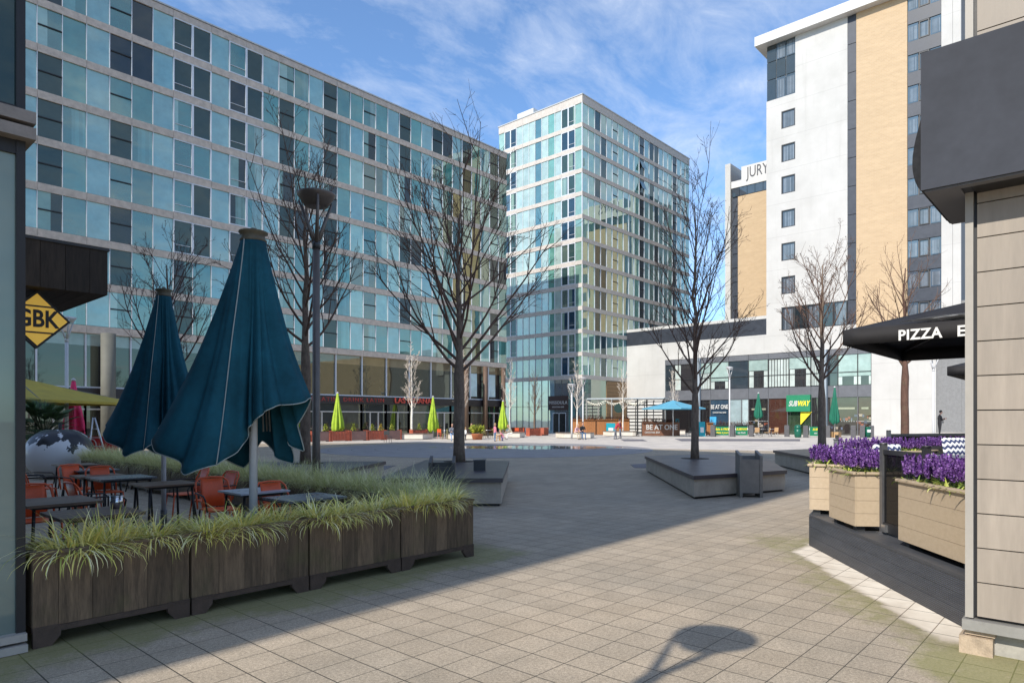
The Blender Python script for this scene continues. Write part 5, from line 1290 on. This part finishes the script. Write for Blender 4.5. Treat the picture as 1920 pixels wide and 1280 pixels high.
# palm
PM=thing('palm','dark green fan palm in a pot behind the black and white globe','plant',(*gp(82,22.3),0)); r=random.Random(12); b=MB()
for i in range(64):
    a=r.uniform(0,2*pi); up=r.uniform(-.15,1.35); L=r.uniform(1.0,1.6); d=(cos(a),sin(a)); st=Vector((0,0,1.15)); en=st+Vector((d[0]*cos(up),d[1]*cos(up),sin(up)))*L*.62
    for k in range(22):
        f=(k/21-.5)*2.3; a2=a+f; u2=up*.8-.15; blade(b,tuple(en),(cos(a2),sin(a2)),L*.55*(1-.2*abs(f)),.028,u2+.25*cos(f),.9,jit(r.choice([(.05,.10,.035),(.075,.14,.045),(.03,.06,.025)]),.25,r),4)
    b.col=(.05,.06,.025); b.tube([st,en],.012,3,False)
b.build('fronds',GRM,PM,tint=True); b=MB(); b.lathe([(.10,.5),(.13,1.15)],10); b.build('stem',BARK,PM); b=MB(); b.lathe([(.32,0),(.42,.55),(.36,.55)],16); b.build('pot',DARKM,PM)
# cow patterned globe
def cow():
    m,t,out=nt('cow_hide_paint'); p=N(t,'BsdfPrincipled',i_Roughness=.3); v=pos(t,True); f=noise(t,v,2.1,5,.6)
    s=N(t,'SeparateXYZ'); t.links.new(v,s.inputs[0]); f=math_(t,'ADD',f,math_(t,'MULTIPLY',s.outputs[2],.36))
    k=math_(t,'MULTIPLY',math_(t,'SUBTRACT',f,.60),60,None,True); c=mixc(t,k,(.66,.66,.68),(.010,.011,.016)); t.links.new(c,p.inputs['Base Color']); t.links.new(p.outputs[0],out.inputs[0]); return m
GL=thing('painted_globe','big black and white painted globe like a cow hide beside the tables','sculpture',(*gp(112,19.3),0)); COW=cow()
b=MB(); b.sm=True; n=48; m=24; 
for i in range(m+1):
    ph=pi*i/m
    for k in range(n):
        a=2*pi*k/n; rr=.87*sin(ph)**.9*(1-.05*abs(sin(4*a))**6*max(0,cos(pi-ph))); z=-.74*cos(ph)-.10*max(0,1-rr/.35)*(1 if i>m/2 else 0); b.v.append((rr*cos(a),rr*sin(a),z))
for i in range(m):
    for k in range(n): b.face((i*n+k,i*n+(k+1)%n,(i+1)*n+(k+1)%n,(i+1)*n+k))
o=b.build('globe_shell',COW,GL); o.location=(0,0,.70); b=MB(); b.tube([(0,0,1.2),(0,0,1.36),(.02,0,1.58)],[.05,.035,.045],8); b.build('stalk',BLACKM,GL)
b=MB(); b.lathe([(.4,0),(.42,.08)],16); b.build('foot_ring',BLACKM,GL)
# red cafe barrier, step frame, blue menu boards near the pink umbrella
REDP=M('red_banner',(.55,.02,.025),.5,.08,2)
RB=thing('cafe_barrier','red cafe barrier with white swirl behind the globe','barrier',(*gp(180,29),0),fr+.2)
b=MB(); b.box(-.85,.85,-.01,.01,.15,.95); b.build('banner',REDP,RB); b=MB()
for k in range(3): b.tube([(-.6+.22*k+.18*cos(q*.5)*(.4+k*.3),-.015,.55+.28*sin(q*.5)*(.4+k*.3)) for q in range(11)],.022,4)
b.build('white_swirl',WL,RB)
for s in (-1,1): b=MB(); b.tube([(s*.88,0,0),(s*.88,0,1.02)],.025,8); b.build('post',STEEL,RB)
LD=thing('step_ladder','grey folding ladder leaning beside the red barrier','ladder',(*gp(177,25.5),0),fr)
for s in (-1,1):
    b=MB(); b.tube([(-.02+.03*s,0,1.75),(.30*s+.12,.15*s,0)],.035,6); b.build('rail',STEEL,LD)
for k in range(4): b=MB(); b.box(-.02-.06*k,.10+.10*k,-.04,.04,1.3-.33*k,1.34-.33*k); b.build('step',STEEL,LD)
for i,(px,lab) in enumerate(((222,'small blue notice board behind the rear teal umbrella'),(236,'second small blue notice board nearer the rear teal umbrella'))):
    A=thing('notice_board',lab,'board',(*gp(px,30),0),fr); b=MB(); b.box(-.25,.25,-.02,.02,.45,.95); b.build('board_face',M('notice_blue',(.05,.35,.62),.5),A)
    for s in (-1,1): b=MB(); b.box(s*.22-.02,s*.22+.02,-.02,.03,0,.44); b.build('leg',DARKM,A)
# timber bar fence, pergola, white louvre fence, signs
FEN=wood('orange_fence_timber',(.26,.095,.028),(.42,.18,.06),.12,2)
def fence(label,p0,p1,h_,mat=FEN,plants=True,seed=1):
    L=hypot(p1[0]-p0[0],p1[1]-p0[1]); a=atan2(p1[1]-p0[1],p1[0]-p0[0]); F=thing('timber_fence',label,'fence',(p0[0],p0[1],0),a,'timber fences of the bars'); n=max(2,int(L/.22)); b=MB()
    for i in range(n): b.box(L*i/n+.006,L*(i+1)/n-.006,-.03,.03,.05,h_)
    b.build('board_panel',mat,F); b=MB(); b.box(0,L,-.22,.22,h_+.0,h_+.05); b.build('top_trough',mat,F)
    for q in range(3): b=MB(); b.box(L*q/2-.05,L*q/2+.05,.03,.12,0,h_); b.build('post',DARKM,F)
    if plants:
        r=random.Random(seed); g=MB()
        for i in range(int(L*70)):
            x=r.uniform(0,L); aa=r.uniform(0,2*pi); blade(g,(x,r.uniform(-.1,.1),h_+.05),(cos(aa),sin(aa)),r.uniform(.3,.75),.035,r.uniform(.7,1.5),r.uniform(.3,1.5),jit(r.choice([(.10,.025,.02),(.16,.05,.03),(.07,.03,.03),(.09,.07,.03)]),.3,r),3)
        o=g.build('trough_plants',GRM,F,tint=True)
    return F
Zf=72
fence('orange timber fence with dark red plants under the pergola',gp(1070,Zf),gp(1180,Zf),zat(775+3,Zf)-.5,seed=1)
fence('short orange timber fence beside the cocktail bar banner',gp(1325,70),gp(1337,70),1.3,seed=2)
fence('low dark fence with red plants before the cocktail bar',gp(1337,73),gp(1410,73),1.05,M('dark_fence',(.05,.045,.045),.6,.2,3),seed=3)
f=fence('brown timber bar fence with white BE AT ONE lettering',gp(1204,67),gp(1274,67),1.35,wood('brown_fence_timber',(.13,.055,.03),(.22,.10,.055),.12,0),seed=4)
letters('BE AT ONE',.72,WHITE,f,(1.95,-.06,.88),0,.02,.01,sx=.88); letters('COCKTAIL BAR',.24,WHITE,f,(1.0,-.06,.38),0,.01,.003,sx=.9)
PG=thing('pergola','flat roofed pergola with string lights beside the white louvre fence','pergola',(*gp(1172,72),0),0,world=False)
pa,pb=gp(1100,76),gp(1245,73); pc=(pb[0]+4.5,pb[1]+1.5); o0=PG.location
zp=zat(747,74)
def L2(p): return (p[0]-o0[0],p[1]-o0[1])
A_,B_,C_,D_=L2(pa),L2(pb),L2(pc),L2((pa[0]+4.5,pa[1]+1.5))
b=MB(); b.prism([A_,B_,C_,D_],zp-.02,zp+.10); b.build('roof_panel',M('pergola_roof',(.42,.47,.50),.5,.08,3),PG)
for k in range(4):
    f=k/3
    for (P_,Q_) in ((A_,B_),(D_,C_)):
        b=MB(); x=P_[0]+(Q_[0]-P_[0])*f; y=P_[1]+(Q_[1]-P_[1])*f; b.box(x-.06,x+.06,y-.06,y+.06,0,zp-.021); b.build('post',M('pergola_post',(.28,.28,.27),.5) if k<2 else DARKM,PG)
BULB=M('bulb_glass',(.75,.72,.60),.3,.1,4); rr=random.Random(4)
for k in range(3):
    b=MB(); pts=[]
    for q in range(25):
        f=q/24; x=A_[0]+(B_[0]-A_[0])*f*.75+.5*k; y=A_[1]+(B_[1]-A_[1])*f*.75+.2*k; pts.append((x,y,zp-.15-.35*abs(sin(f*pi*3))-.1*k))
    b.tube(pts,.015,3,False)
    for p in pts[::1]: b.ell((p[0],p[1],p[2]-.1),(.07,.07,.09),6,4)
    b.build('string_light',BULB,PG)
b=MB(); b.lathe([(.5,-.1),(.5,.1)],20); o=b.build('round_sign',M('round_sign_green',(.02,.05,.04),.4),PG); o.rotation_euler=(pi/2,0,fr); q=L2(gp(1160,73)); o.location=(q[0],q[1],zat(765,73))
WF=thing('louvre_fence','white slatted screen fence under the white podium wall','fence',(XH-3,0,0),0,world=True)
b=MB(); y0,y1=YP(1243,XH-3),YP(1176,XH-3)
for i in range(9): b.box(XH-3.04,XH-2.96,y0,y1,.15+i*.42,.15+i*.42+.28)
b.build('slat_panel',WHITE,WF); b=MB(); b.box(XH-2.85,XH-2.8,y0,y1,0,3.9); b.build('backing',M('louvre_backing',(.10,.10,.10),.6),WF)
for k in range(5): b=MB(); y=y0+(y1-y0)*k/4; b.box(XH-3.08,XH-2.9,y-.05,y+.05,0,4.0); b.build('post',DARKM,WF)
TURQ=M('turquoise_board',(.01,.34,.42),.5,.06,3)
def aboard(label,px,Z,w_=.7,h_=1.25,text=None):
    A=thing('sign_board',label,'sign',(*gp(px,Z),0),fr+.1,'turquoise boards of the bars'); b=MB(); b.obox((0,-.05,h_/2),(w_,.03,h_),0,-.06); b.build('board_face',TURQ,A); b=MB(); b.obox((0,.1,h_/2),(w_,.03,h_),0,.08); b.build('back_leg',DARKM,A)
    b=MB(); b.obox((0,-.075,h_*.45),(w_*.55,.01,h_*.35),0,-.06); b.build('poster',WL,A)
aboard('turquoise sign board against the orange fence behind the standing couple',1145,70,.95,1.3); aboard('turquoise sign board beside the short orange fence',1316,66,.62,1.45); aboard('small light blue sign on the bar fence top',1270,67.5,.4,1.75)
# green banners, bollards and bins before the sandwich shop
def banner(label,px0,px1,Z,l1,l2):
    a,c=gp(px0,Z),gp(px1,Z); B=thing('shop_banner',label,'banner',((a[0]+c[0])/2,(a[1]+c[1])/2,0),fr,'green shop banners'); L=(px1-px0)/FPX*Z/2; b=MB(); b.box(-L,L,-.015,.015,.12,.98); b.build('banner_cloth',GREENM,B)
    for s in (-1,1): b=MB(); b.tube([(s*L,0,0),(s*L,0,1.05)],.025,6); b.build('post',STEEL,B)
    letters(l1,.30,YELM,B,(0,-.02,.72),0,.004,.008,shear=.3,sx=.9); letters(l2,.24,YELM if l2!='eat fresh.' else WHITE,B,(0,-.02,.38),0,.004,.006,shear=.3,sx=.9)
banner('green shop banner with two yellow lines of lettering',1342,1366.5,66,'Make it FRESH','Make it yours'); banner('green shop banner next to the slim grey lamp',1379,1402,66,'SUBWAY','eat fresh.'); banner('green shop banner behind the bare tree trunk',1518,1550,64,'SUBWAY','eat fresh.')
BOL=M('bollard_grey',(.085,.082,.088),.6,.15,4)
def bollard(label,px,Z,w_=.42,h_=1.12):
    B=thing('stone_bollard',label,'bollard',(*gp(px,Z),0),.2,'grey block bollards before the hotel shops'); b=MB(); b.box(-w_/2,w_/2,-w_/2,w_/2,0,h_-.06); b.build('shaft',BOL,B); b=MB(); b.box(-w_/2+.02,w_/2-.02,-w_/2+.02,w_/2-.02,h_-.055,h_); b.build('cap',GREYM,B)
for px,lab in ((1337,'beside the first green banner'),(1373,'between two green banners'),(1409,'past the second green banner'),(1475.5,'before the shop door near the green bin'),(1511,'between the bin and the third banner'),(1552,'behind the bare tree near the wooden base'),(1600,'first of the pair before the dark shop window'),(1617,'second of the pair next to the slim green bin'),(1634,'at the edge of the white wall')):
    bollard('square grey bollard '+lab,px,65 if px<1500 else 62)
LBN=thing('round_bin','dark green domed litter bin before the sandwich shop door','bin',(*gp(1496,62),0)); 
GB_=M('bin_green',(.004,.10,.06),.35,.1,4)
b=MB(); b.lathe([(.24,0),(.30,.12),(.33,.5),(.31,.85)],18); b.build('bin_body',GB_,LBN); b=MB(); b.lathe([(.33,.86),(.34,.95),(.26,1.12),(.10,1.20)],18); b.build('dome_lid',GB_,LBN); b=MB(); b.box(-.16,.16,-.35,-.2,.90,1.02); b.build('opening',BLACKM,LBN)
SBN=thing('round_bin','slim green bin with pale notice at the last bollards','bin',(*gp(1627,62),0)); b=MB(); b.lathe([(.24,0),(.26,.9)],14); b.build('bin_body',GB_,SBN); b=MB(); b.lathe([(.27,.9),(.27,.98),(.05,1.0)],14); b.build('lid',GB_,SBN); b=MB(); b.obox((0,-.0,.62),(.30,.54,.25),fr); b.build('notice',WL,SBN)
RAT=M('rattan',(.42,.26,.13),.7,.2,30); 
def rchair(label,px,Z,rz):
    C=thing('rattan_chair',label,'chair',(*gp(px,Z),0),rz,'rattan chairs before the sandwich shop'); b=MB(); b.box(-.22,.22,-.22,.22,.42,.46); b.build('seat',RAT,C); b=MB(); b.obox((-.24,0,.70),(.03,.42,.42),0,0,-.12); b.build('backrest',RAT,C)
    for sx in (-1,1):
        for sy in (-1,1): b=MB(); b.tube([(sx*.19,sy*.19,.42),(sx*.21,sy*.21,0)],.015,5); b.build('leg',STEEL,C)
rchair('rattan chair nearest the closed green umbrella',1419,64,.5); rchair('middle rattan chair of the three with an empty table beside it',1438,64,2.2); rchair('rattan chair nearest the square bollard by the bin',1453,64,2.9)
def rtable(label,px,Z):
    T=thing('bistro_table',label,'table',(*gp(px,Z),0),0,'round bistro tables'); b=MB(); b.lathe([(.36,.71),(.36,.74)],16); b.build('table_top',STEEL,T); b=MB(); b.tube([(0,0,.03),(0,0,.71)],.03,8); b.build('stem',GREYM,T); b=MB(); b.lathe([(.24,0),(.24,.03)],12); b.build('foot',GREYM,T)
rtable('round metal bistro table between the rattan chairs',1429,64.5); rtable('round metal bistro table beside the square bollard',1446,66); rtable('round bistro table behind the lime umbrella',836,58); rtable('round bistro table near the standing child',915,60)
def seatc(label,px,Z,mat,rz):
    C=thing('bistro_chair',label,'chair',(*gp(px,Z),0),rz,'bistro chairs outside the restaurants'); b=MB(); b.box(-.2,.2,-.2,.2,.43,.46); b.build('seat',mat,C); b=MB(); b.box(-.21,-.18,-.2,.2,.55,.86); b.build('backrest',mat,C)
    for sx in (-1,1):
        for sy in (-1,1): b=MB(); b.tube([(sx*.18,sy*.18,.86 if sx<0 else .43),(sx*.2,sy*.2,0)],.016,5); b.build('leg',mat,C)
OCH=M('olive_chair',(.20,.18,.06),.6,.15,3)
for i,(px,Z,m_,rz,lab) in enumerate(((826,58,ORG,.2,'orange bistro chair behind the second lime umbrella'),(834,57,OCH,2.5,'olive bistro chair near the seated man'),(908,60,OCH,.3,'olive bistro chair beside the bright spiky plant'),(921,60,OCH,2.8,'olive bistro chair beside the standing girl'),(968,66,ORG,1.0,'orange bistro chair next to the third lime umbrella'),(978,66,ORG,2.3,'orange bistro chair next to the red planter'),(727,49,DARKM,.5,'dark bistro chair in the gap of the red planters'),(1192,66,BLACKM,1.8,'black bistro chair beside the white slatted fence'),(1292,66,GREYM,2.6,'grey bistro chair at the end of the cream bench'))): seatc(lab,px,Z,m_,rz)
ST=thing('wooden_stool','small wooden stool beside the crouching child','stool',(*G(937,826),0),.3)
b=MB(); b.box(-.28,.28,-.2,.2,.44,.5); b.build('seat',RAT,ST)
for sx in (-1,1):
    for sy in (-1,1): b=MB(); b.box(sx*.22-.03,sx*.22+.03,sy*.15-.03,sy*.15+.03,0,.44); b.build('leg',RAT,ST)
# ------------------------------------------------------------------ people
SKIN=M('skin',(.50,.28,.20),.55,.06,10); HAIRD=M('hair_dark',(.025,.018,.013),.6,.2,30); HAIRB=M('hair_blond',(.34,.22,.10),.6,.2,30); SHOE=M('shoe_dark',(.03,.03,.035),.5,.2,5)
CL=lambda n,c: M('cloth_'+n,c,.85,.15,8,bmp=.2)
def rot2(v,a): return Vector((v[0]*cos(a)-v[2]*sin(a),v[1],v[0]*sin(a)+v[2]*cos(a)))
def person(label,loc,rz,pose,top,leg,hair,hgt=1.72,shoes=SHOE,sleeve=True,skirt=False):
    T=thing('person',label,'person',loc,rz,None); s=hgt/1.72
    J={}
    hipz=.92; lean=0
    if pose in('sit','sitlean'): hipz=.60; lean=.25 if pose=='sit' else .5
    if pose=='crouch': hipz=.38; lean=.55
    if pose=='bend': lean=.5
    if pose=='walk': lean=.08
    hip=Vector((0,0,hipz)); up=lambda l: hip+Vector((sin(lean)*l,0,cos(lean)*l))
    J['pel']=hip; J['wai']=up(.14); J['che']=up(.38); J['sh']=up(.50); J['nk']=up(.57)
    hd=lean*.5+(.35 if pose in('look','bend','sitlean') else 0); J['hd']=J['nk']+Vector((sin(hd)*.13+.03,0,cos(hd)*.13))
    bones=[]
    def add(a,b,ra,rb,m,n=8): bones.append((Vector(a),Vector(b),ra,rb,m))
    T_,L_,S_,K_=0,1,2,3
    add(J['pel']+Vector((0,-.05,0)),J['wai']+Vector((0,-.045,0)),.115,.105,T_ if pose!='crouch' else T_); add(J['pel']+Vector((0,.05,0)),J['wai']+Vector((0,.045,0)),.115,.105,T_)
    for sy in (-1,1): add(J['wai']+Vector((0,sy*.045,0)),J['che']+Vector((0,sy*.075,0)),.105,.115,T_); add(J['che']+Vector((0,sy*.07,0)),J['sh']+Vector((0,sy*.12,-.02)),.11,.075,T_)
    add(J['sh'],J['nk'],.075,.055,T_); add(J['nk'],J['hd'],.052,.06,S_)
    for sy in (-1,1):
        h0=hip+Vector((0,sy*.09,-.04))
        if pose in('sit','sitlean'): kn=h0+Vector((.42,sy*.05,-.02)); an=kn+Vector((.03 if sy>0 else .12,0,-.42-.06+.0)); an.z=.08
        elif pose=='crouch': kn=h0+Vector((.36,sy*.06,.10)); an=Vector((.10,sy*.10,.08))
        else:
            sw={'walk':.42*sy,'stand':.05*sy,'look':.06*sy,'bend':.12*sy}[pose]; kn=h0+Vector((sin(sw)*.42,0,-cos(sw)*.42)); sw2=sw-(.45 if (pose=='walk' and sy<0) else .05); an=kn+Vector((sin(sw2)*.40,0,-cos(sw2)*.40))
            if pose!='walk': an.z=.08
            else: an.z=max(.08,an.z)
        add(h0,kn,.092,.062,L_); add(kn,an,.060,.042,L_); ft=an+Vector((.16,sy*.02,-.045)); add(an+Vector((-.03,0,-.03)),ft,.043,.034,K_)
        s0=J['sh']+Vector((0,sy*.18,-.03))
        if pose in('look',): el=s0+Vector((.05,sy*.04,-.28)); wr=el+Vector((.22,-sy*.07,.10))
        elif pose=='bend': el=s0+Vector((.12,sy*.04,-.25)); wr=el+Vector((.2,-sy*.06,-.08))
        elif pose in('sit','sitlean','crouch'): el=s0+Vector((.08,sy*.05,-.26)); wr=el+Vector((.23,-sy*.08,-.02))
        else:
            sw=-.35*sy if pose=='walk' else .05; el=s0+Vector((sin(sw)*.28,sy*.04,-cos(sw)*.28)); sw+=.3; wr=el+Vector((sin(sw)*.25,sy*.0,-cos(sw)*.25))
        add(s0,el,.056,.044,T_); add(el,wr,.042,.03,T_ if sleeve else S_)
        dv=(wr-el).normalized(); pr=dv.cross(Vector((0,1,0))).normalized(); pl=wr+dv*.085; add(wr,pl,.030,.034,S_)
        yv=dv.cross(pr)
        for q,(off,ln) in enumerate(((-.027,.075),(-.009,.085),(.009,.08),(.027,.062))):
            f0=pl+pr*off; f1=f0+dv*ln*.6+yv*.004*sy; f2=f1+(dv*.7-yv*sy*.5).normalized()*ln*.45; add(f0,f1,.0115,.0105,S_); add(f1,f2,.0105,.009,S_)
        add(wr+dv*.03+pr*-.02,wr+dv*.075-pr*.055,.013,.010,S_)
    if skirt: add(hip,hip+Vector((0,0,-.35)),.14,.20,L_)
    b=MB(); 
    for a,c,ra,rb,m in bones:
        b.tube([a+(a-c).normalized()*ra*.5,a,c,c+(c-a).normalized()*rb*.5],[ra*.72,ra,rb,rb*.72],8)
    hx=J['hd']+Vector((.01,0,.09)); b.ell(hx,(.098,.078,.122),12,9); b.ell(hx+Vector((.095,0,-.02)),(.022,.016,.024),6,5); b.ell(hx+Vector((.05,0,-.085)),(.045,.045,.035),8,5)
    for sy in (-1,1): b.ell(hx+Vector((0,sy*.078,-.01)),(.018,.012,.03),6,5)
    o=b.build('body',[top,leg,SKIN,shoes],T); rm=o.modifiers.new('r','REMESH'); rm.mode='VOXEL'; rm.voxel_size=.0135; smo=o.modifiers.new('s','SMOOTH'); smo.iterations=2; smo.factor=.4
    dg=bpy.context.evaluated_depsgraph_get(); me=bpy.data.meshes.new_from_object(o.evaluated_get(dg)); o.modifiers.clear(); o.data=me
    me.materials.clear()
    for m in (top,leg,SKIN,shoes): me.materials.append(m)
    idx=[]
    for p in me.polygons:
        c=p.center
        if (c-hx).length<.16 and c.z>J['nk'].z-.01: idx.append(2); continue
        best=1e9; bm=0
        for a,d,ra,rb,m in bones:
            ab=d-a; t=max(0,min(1,(c-a).dot(ab)/ab.length_squared)); dd=(c-(a+ab*t)).length-(ra+(rb-ra)*t)
            if dd<best: best=dd; bm=m
        idx.append(bm)
    me.polygons.foreach_set('material_index',idx); me.polygons.foreach_set('use_smooth',[True]*len(idx)); o.scale=(s,s,s)
    h=MB(); h.ell(hx+Vector((-.018,0,.03)),(.106,.088,.112),12,8)
    h.v=[v if (v[0]-hx.x)<.045 or v[2]>hx.z+.07 else (hx.x+.045,v[1],v[2]) for v in h.v]
    if hair is HAIRB: h.tube([hx+Vector((-.07,0,.03)),hx+Vector((-.10,0,-.12)),hx+Vector((-.09,0,-.24))],[.06,.065,.03],8)
    ho=h.build('hair',hair,T); ho.scale=(s,s,s)
    # eyes and mouth
    e=MB()
    for sy in (-1,1): e.ell(hx+Vector((.088,sy*.030,.012)),(.010,.012,.009),6,4)
    eo=e.build('eyes',M('eye_dark',(.03,.025,.02),.3),T); eo.scale=(s,s,s)
    e=MB(); e.ell(hx+Vector((.086,0,-.062)),(.010,.022,.006),6,4); eo=e.build('mouth',M('lip',(.35,.12,.10),.5),T); eo.scale=(s,s,s)
    return T
RT=TH-pi/2
NAVY=CL('navy',(.015,.018,.035)); JEAN=CL('denim',(.09,.15,.26)); BLK=CL('black',(.015,.015,.018)); PINK=CL('pink',(.62,.22,.28)); WHT=CL('white',(.68,.66,.64)); REDC=CL('red',(.42,.03,.05)); GRY=CL('grey',(.16,.17,.20)); LILAC=CL('lilac',(.48,.38,.55)); BEIG=CL('beige',(.45,.38,.28)); SBL=CL('pale_blue',(.25,.36,.55))
person('man in dark navy clothes striding past the lamp post',(*G(566,833),0),RT+.15,'walk',NAVY,NAVY,HAIRD,1.74)
P_=G(847,826); person('man in grey top and pale trousers seated on a cream bench behind the tree',(P_[0],P_[1],0),TH+pi+.3,'sit',GRY,SBL,HAIRD,1.6)
person('small child in white top and dark trousers by the bench',(*G(873,825),0),RT+.6,'stand',WHT,NAVY,HAIRB,.98)
P_=G(881,823); person('person in black seated at the bench end beside the child',(P_[0],P_[1],0),TH+pi+.8,'sit',BLK,BLK,HAIRD,1.6)
person('girl in pink top and jeans standing before the third lime umbrella',(*G(928,827),0),RT+.5,'stand',PINK,JEAN,HAIRB,1.32)
person('child in lilac crouching beside the wooden stool',(*G(944,826),0),RT+2.9,'crouch',PINK,LILAC,HAIRB,1.25)
P_=G(960,823); person('person in pale clothes leaning back on the cream bench by the third lime umbrella',(P_[0],P_[1],0),RT+pi,'sitlean',BEIG,WHT,HAIRB,1.5)
P_=G(1079,823.5); person('person in red and white top seated on the cream bench',(P_[0],P_[1],0),RT+.2-pi/2+.4,'sitlean',CL('red_white',(.60,.38,.40)),BEIG,HAIRB,1.62)
P_=G(1091,823.5); person('person in black top and jeans seated beside the red and white one',(P_[0],P_[1],0),RT-pi/2+.3,'sit',BLK,JEAN,HAIRD,1.7)
person('person in red jacket and grey jeans leaning at the cream bench',(*G(1154,823),0),RT-.1,'bend',REDC,GRY,HAIRD,1.66)
person('person in dark jacket standing close behind the red jacket',(*G(1163,821.5),0),RT+pi-.3,'look',CL('maroon',(.12,.03,.035)),GRY,HAIRD,1.6)
person('man in dark clothes looking at his phone before the white hotel wall',(*gp(1762,50),.45),RT-.1,'look',BLK,BLK,HAIRD,1.8)
PH_=thing('mobile_phone','small dark phone held by the man at the white wall','phone',(*gp(1768,49.8),1.48),RT); b=MB(); b.box(-.04,.04,-.005,.005,-.08,.08); b.build('phone_body',BLACKM,PH_); b=MB(); b.box(-.034,.034,.0052,.007,-.07,.07); b.build('phone_screen',GREYM,PH_)
TW=MB(); q=gp(1762,50); TW.prism([(q[0]-4,q[1]-4.5),(q[0]+24,q[1]-4.5),(q[0]+24,q[1]+2.6),(q[0]-2,q[1]+2.6)],0,.45); tag(TW.build('raised_pavement',PALE),kind='structure')
# ------------------------------------------------------------------ sky, sun, camera
W=bpy.data.worlds.new('World'); SC.world=W; W.use_nodes=True; t=W.node_tree; t.nodes.clear()
out=t.nodes.new('ShaderNodeOutputWorld'); bg=t.nodes.new('ShaderNodeBackground'); sky=t.nodes.new('ShaderNodeTexSky'); sky.sky_type='NISHITA'; sky.sun_disc=False
sky.sun_elevation=SUNEL; sky.sun_rotation=rad(270)-SUNA; sky.air_density=1.0; sky.dust_density=.35; sky.ozone_density=2.2
tc=t.nodes.new('ShaderNodeTexCoord'); s=N(t,'SeparateXYZ'); t.links.new(tc.outputs['Generated'],s.inputs[0])
zc=math_(t,'ADD',math_(t,'MAXIMUM',s.outputs[2],0.0),.22); cb=N(t,'CombineXYZ')
t.links.new(math_(t,'DIVIDE',s.outputs[0],zc),cb.inputs[0]); t.links.new(math_(t,'DIVIDE',s.outputs[1],zc),cb.inputs[1])
mp=t.nodes.new('ShaderNodeMapping'); mp.inputs['Location'].default_value=(1.7,.6,0); mp.inputs['Rotation'].default_value=(0,0,.5); mp.inputs['Scale'].default_value=(1,1.5,1); t.links.new(cb.outputs[0],mp.inputs[0])
n1=N(t,'TexNoise',i_Scale=1.5,i_Detail=9,i_Roughness=.62,i_Distortion=.7); t.links.new(mp.outputs[0],n1.inputs['Vector'])
n2=N(t,'TexNoise',i_Scale=5.5,i_Detail=8,i_Roughness=.66,i_Distortion=.4); t.links.new(mp.outputs[0],n2.inputs['Vector'])
f=math_(t,'ADD',math_(t,'MULTIPLY',n1.outputs['Fac'],.55),math_(t,'MULTIPLY',n2.outputs['Fac'],.45))
cl=ramp(t,f,[(.42,(.03,.03,.03)),(.55,(.33,.33,.33)),(.68,(.85,.85,.85))])
c=mixc(t,1.0,sky.outputs[0],(.78,1.0,1.19),'MULTIPLY')
c=mixc(t,cl,c,(4.9,5.3,6.0))
t.links.new(c,bg.inputs[0]); bg.inputs[1].default_value=.15; t.links.new(bg.outputs[0],out.inputs[0])
sl=bpy.data.lights.new('sun','SUN'); sl.energy=4.2; sl.angle=rad(.53); sl.color=(1,.94,.84); so=bpy.data.objects.new('sun',sl); COL.objects.link(so)
so.rotation_euler=Vector((cos(SUNA)*cos(SUNEL),sin(SUNA)*cos(SUNEL),-sin(SUNEL))).to_track_quat('-Z','Y').to_euler(); so.location=(0,0,60)
cd=bpy.data.cameras.new('camera'); cam=bpy.data.objects.new('camera',cd); COL.objects.link(cam); cd.sensor_width=36; cd.lens=FPX/1920*36; cd.shift_y=(HY-640)/1920; cd.clip_end=3000; cd.clip_start=.05
cam.location=(0,0,H); cam.rotation_euler=(pi/2,0,TH-pi/2); SC.camera=cam
SC.view_settings.view_transform='Standard'; SC.view_settings.look='None'; SC.view_settings.exposure=0.38; SC.view_settings.gamma=1
SC.cycles.max_bounces=6; SC.cycles.use_denoising=True
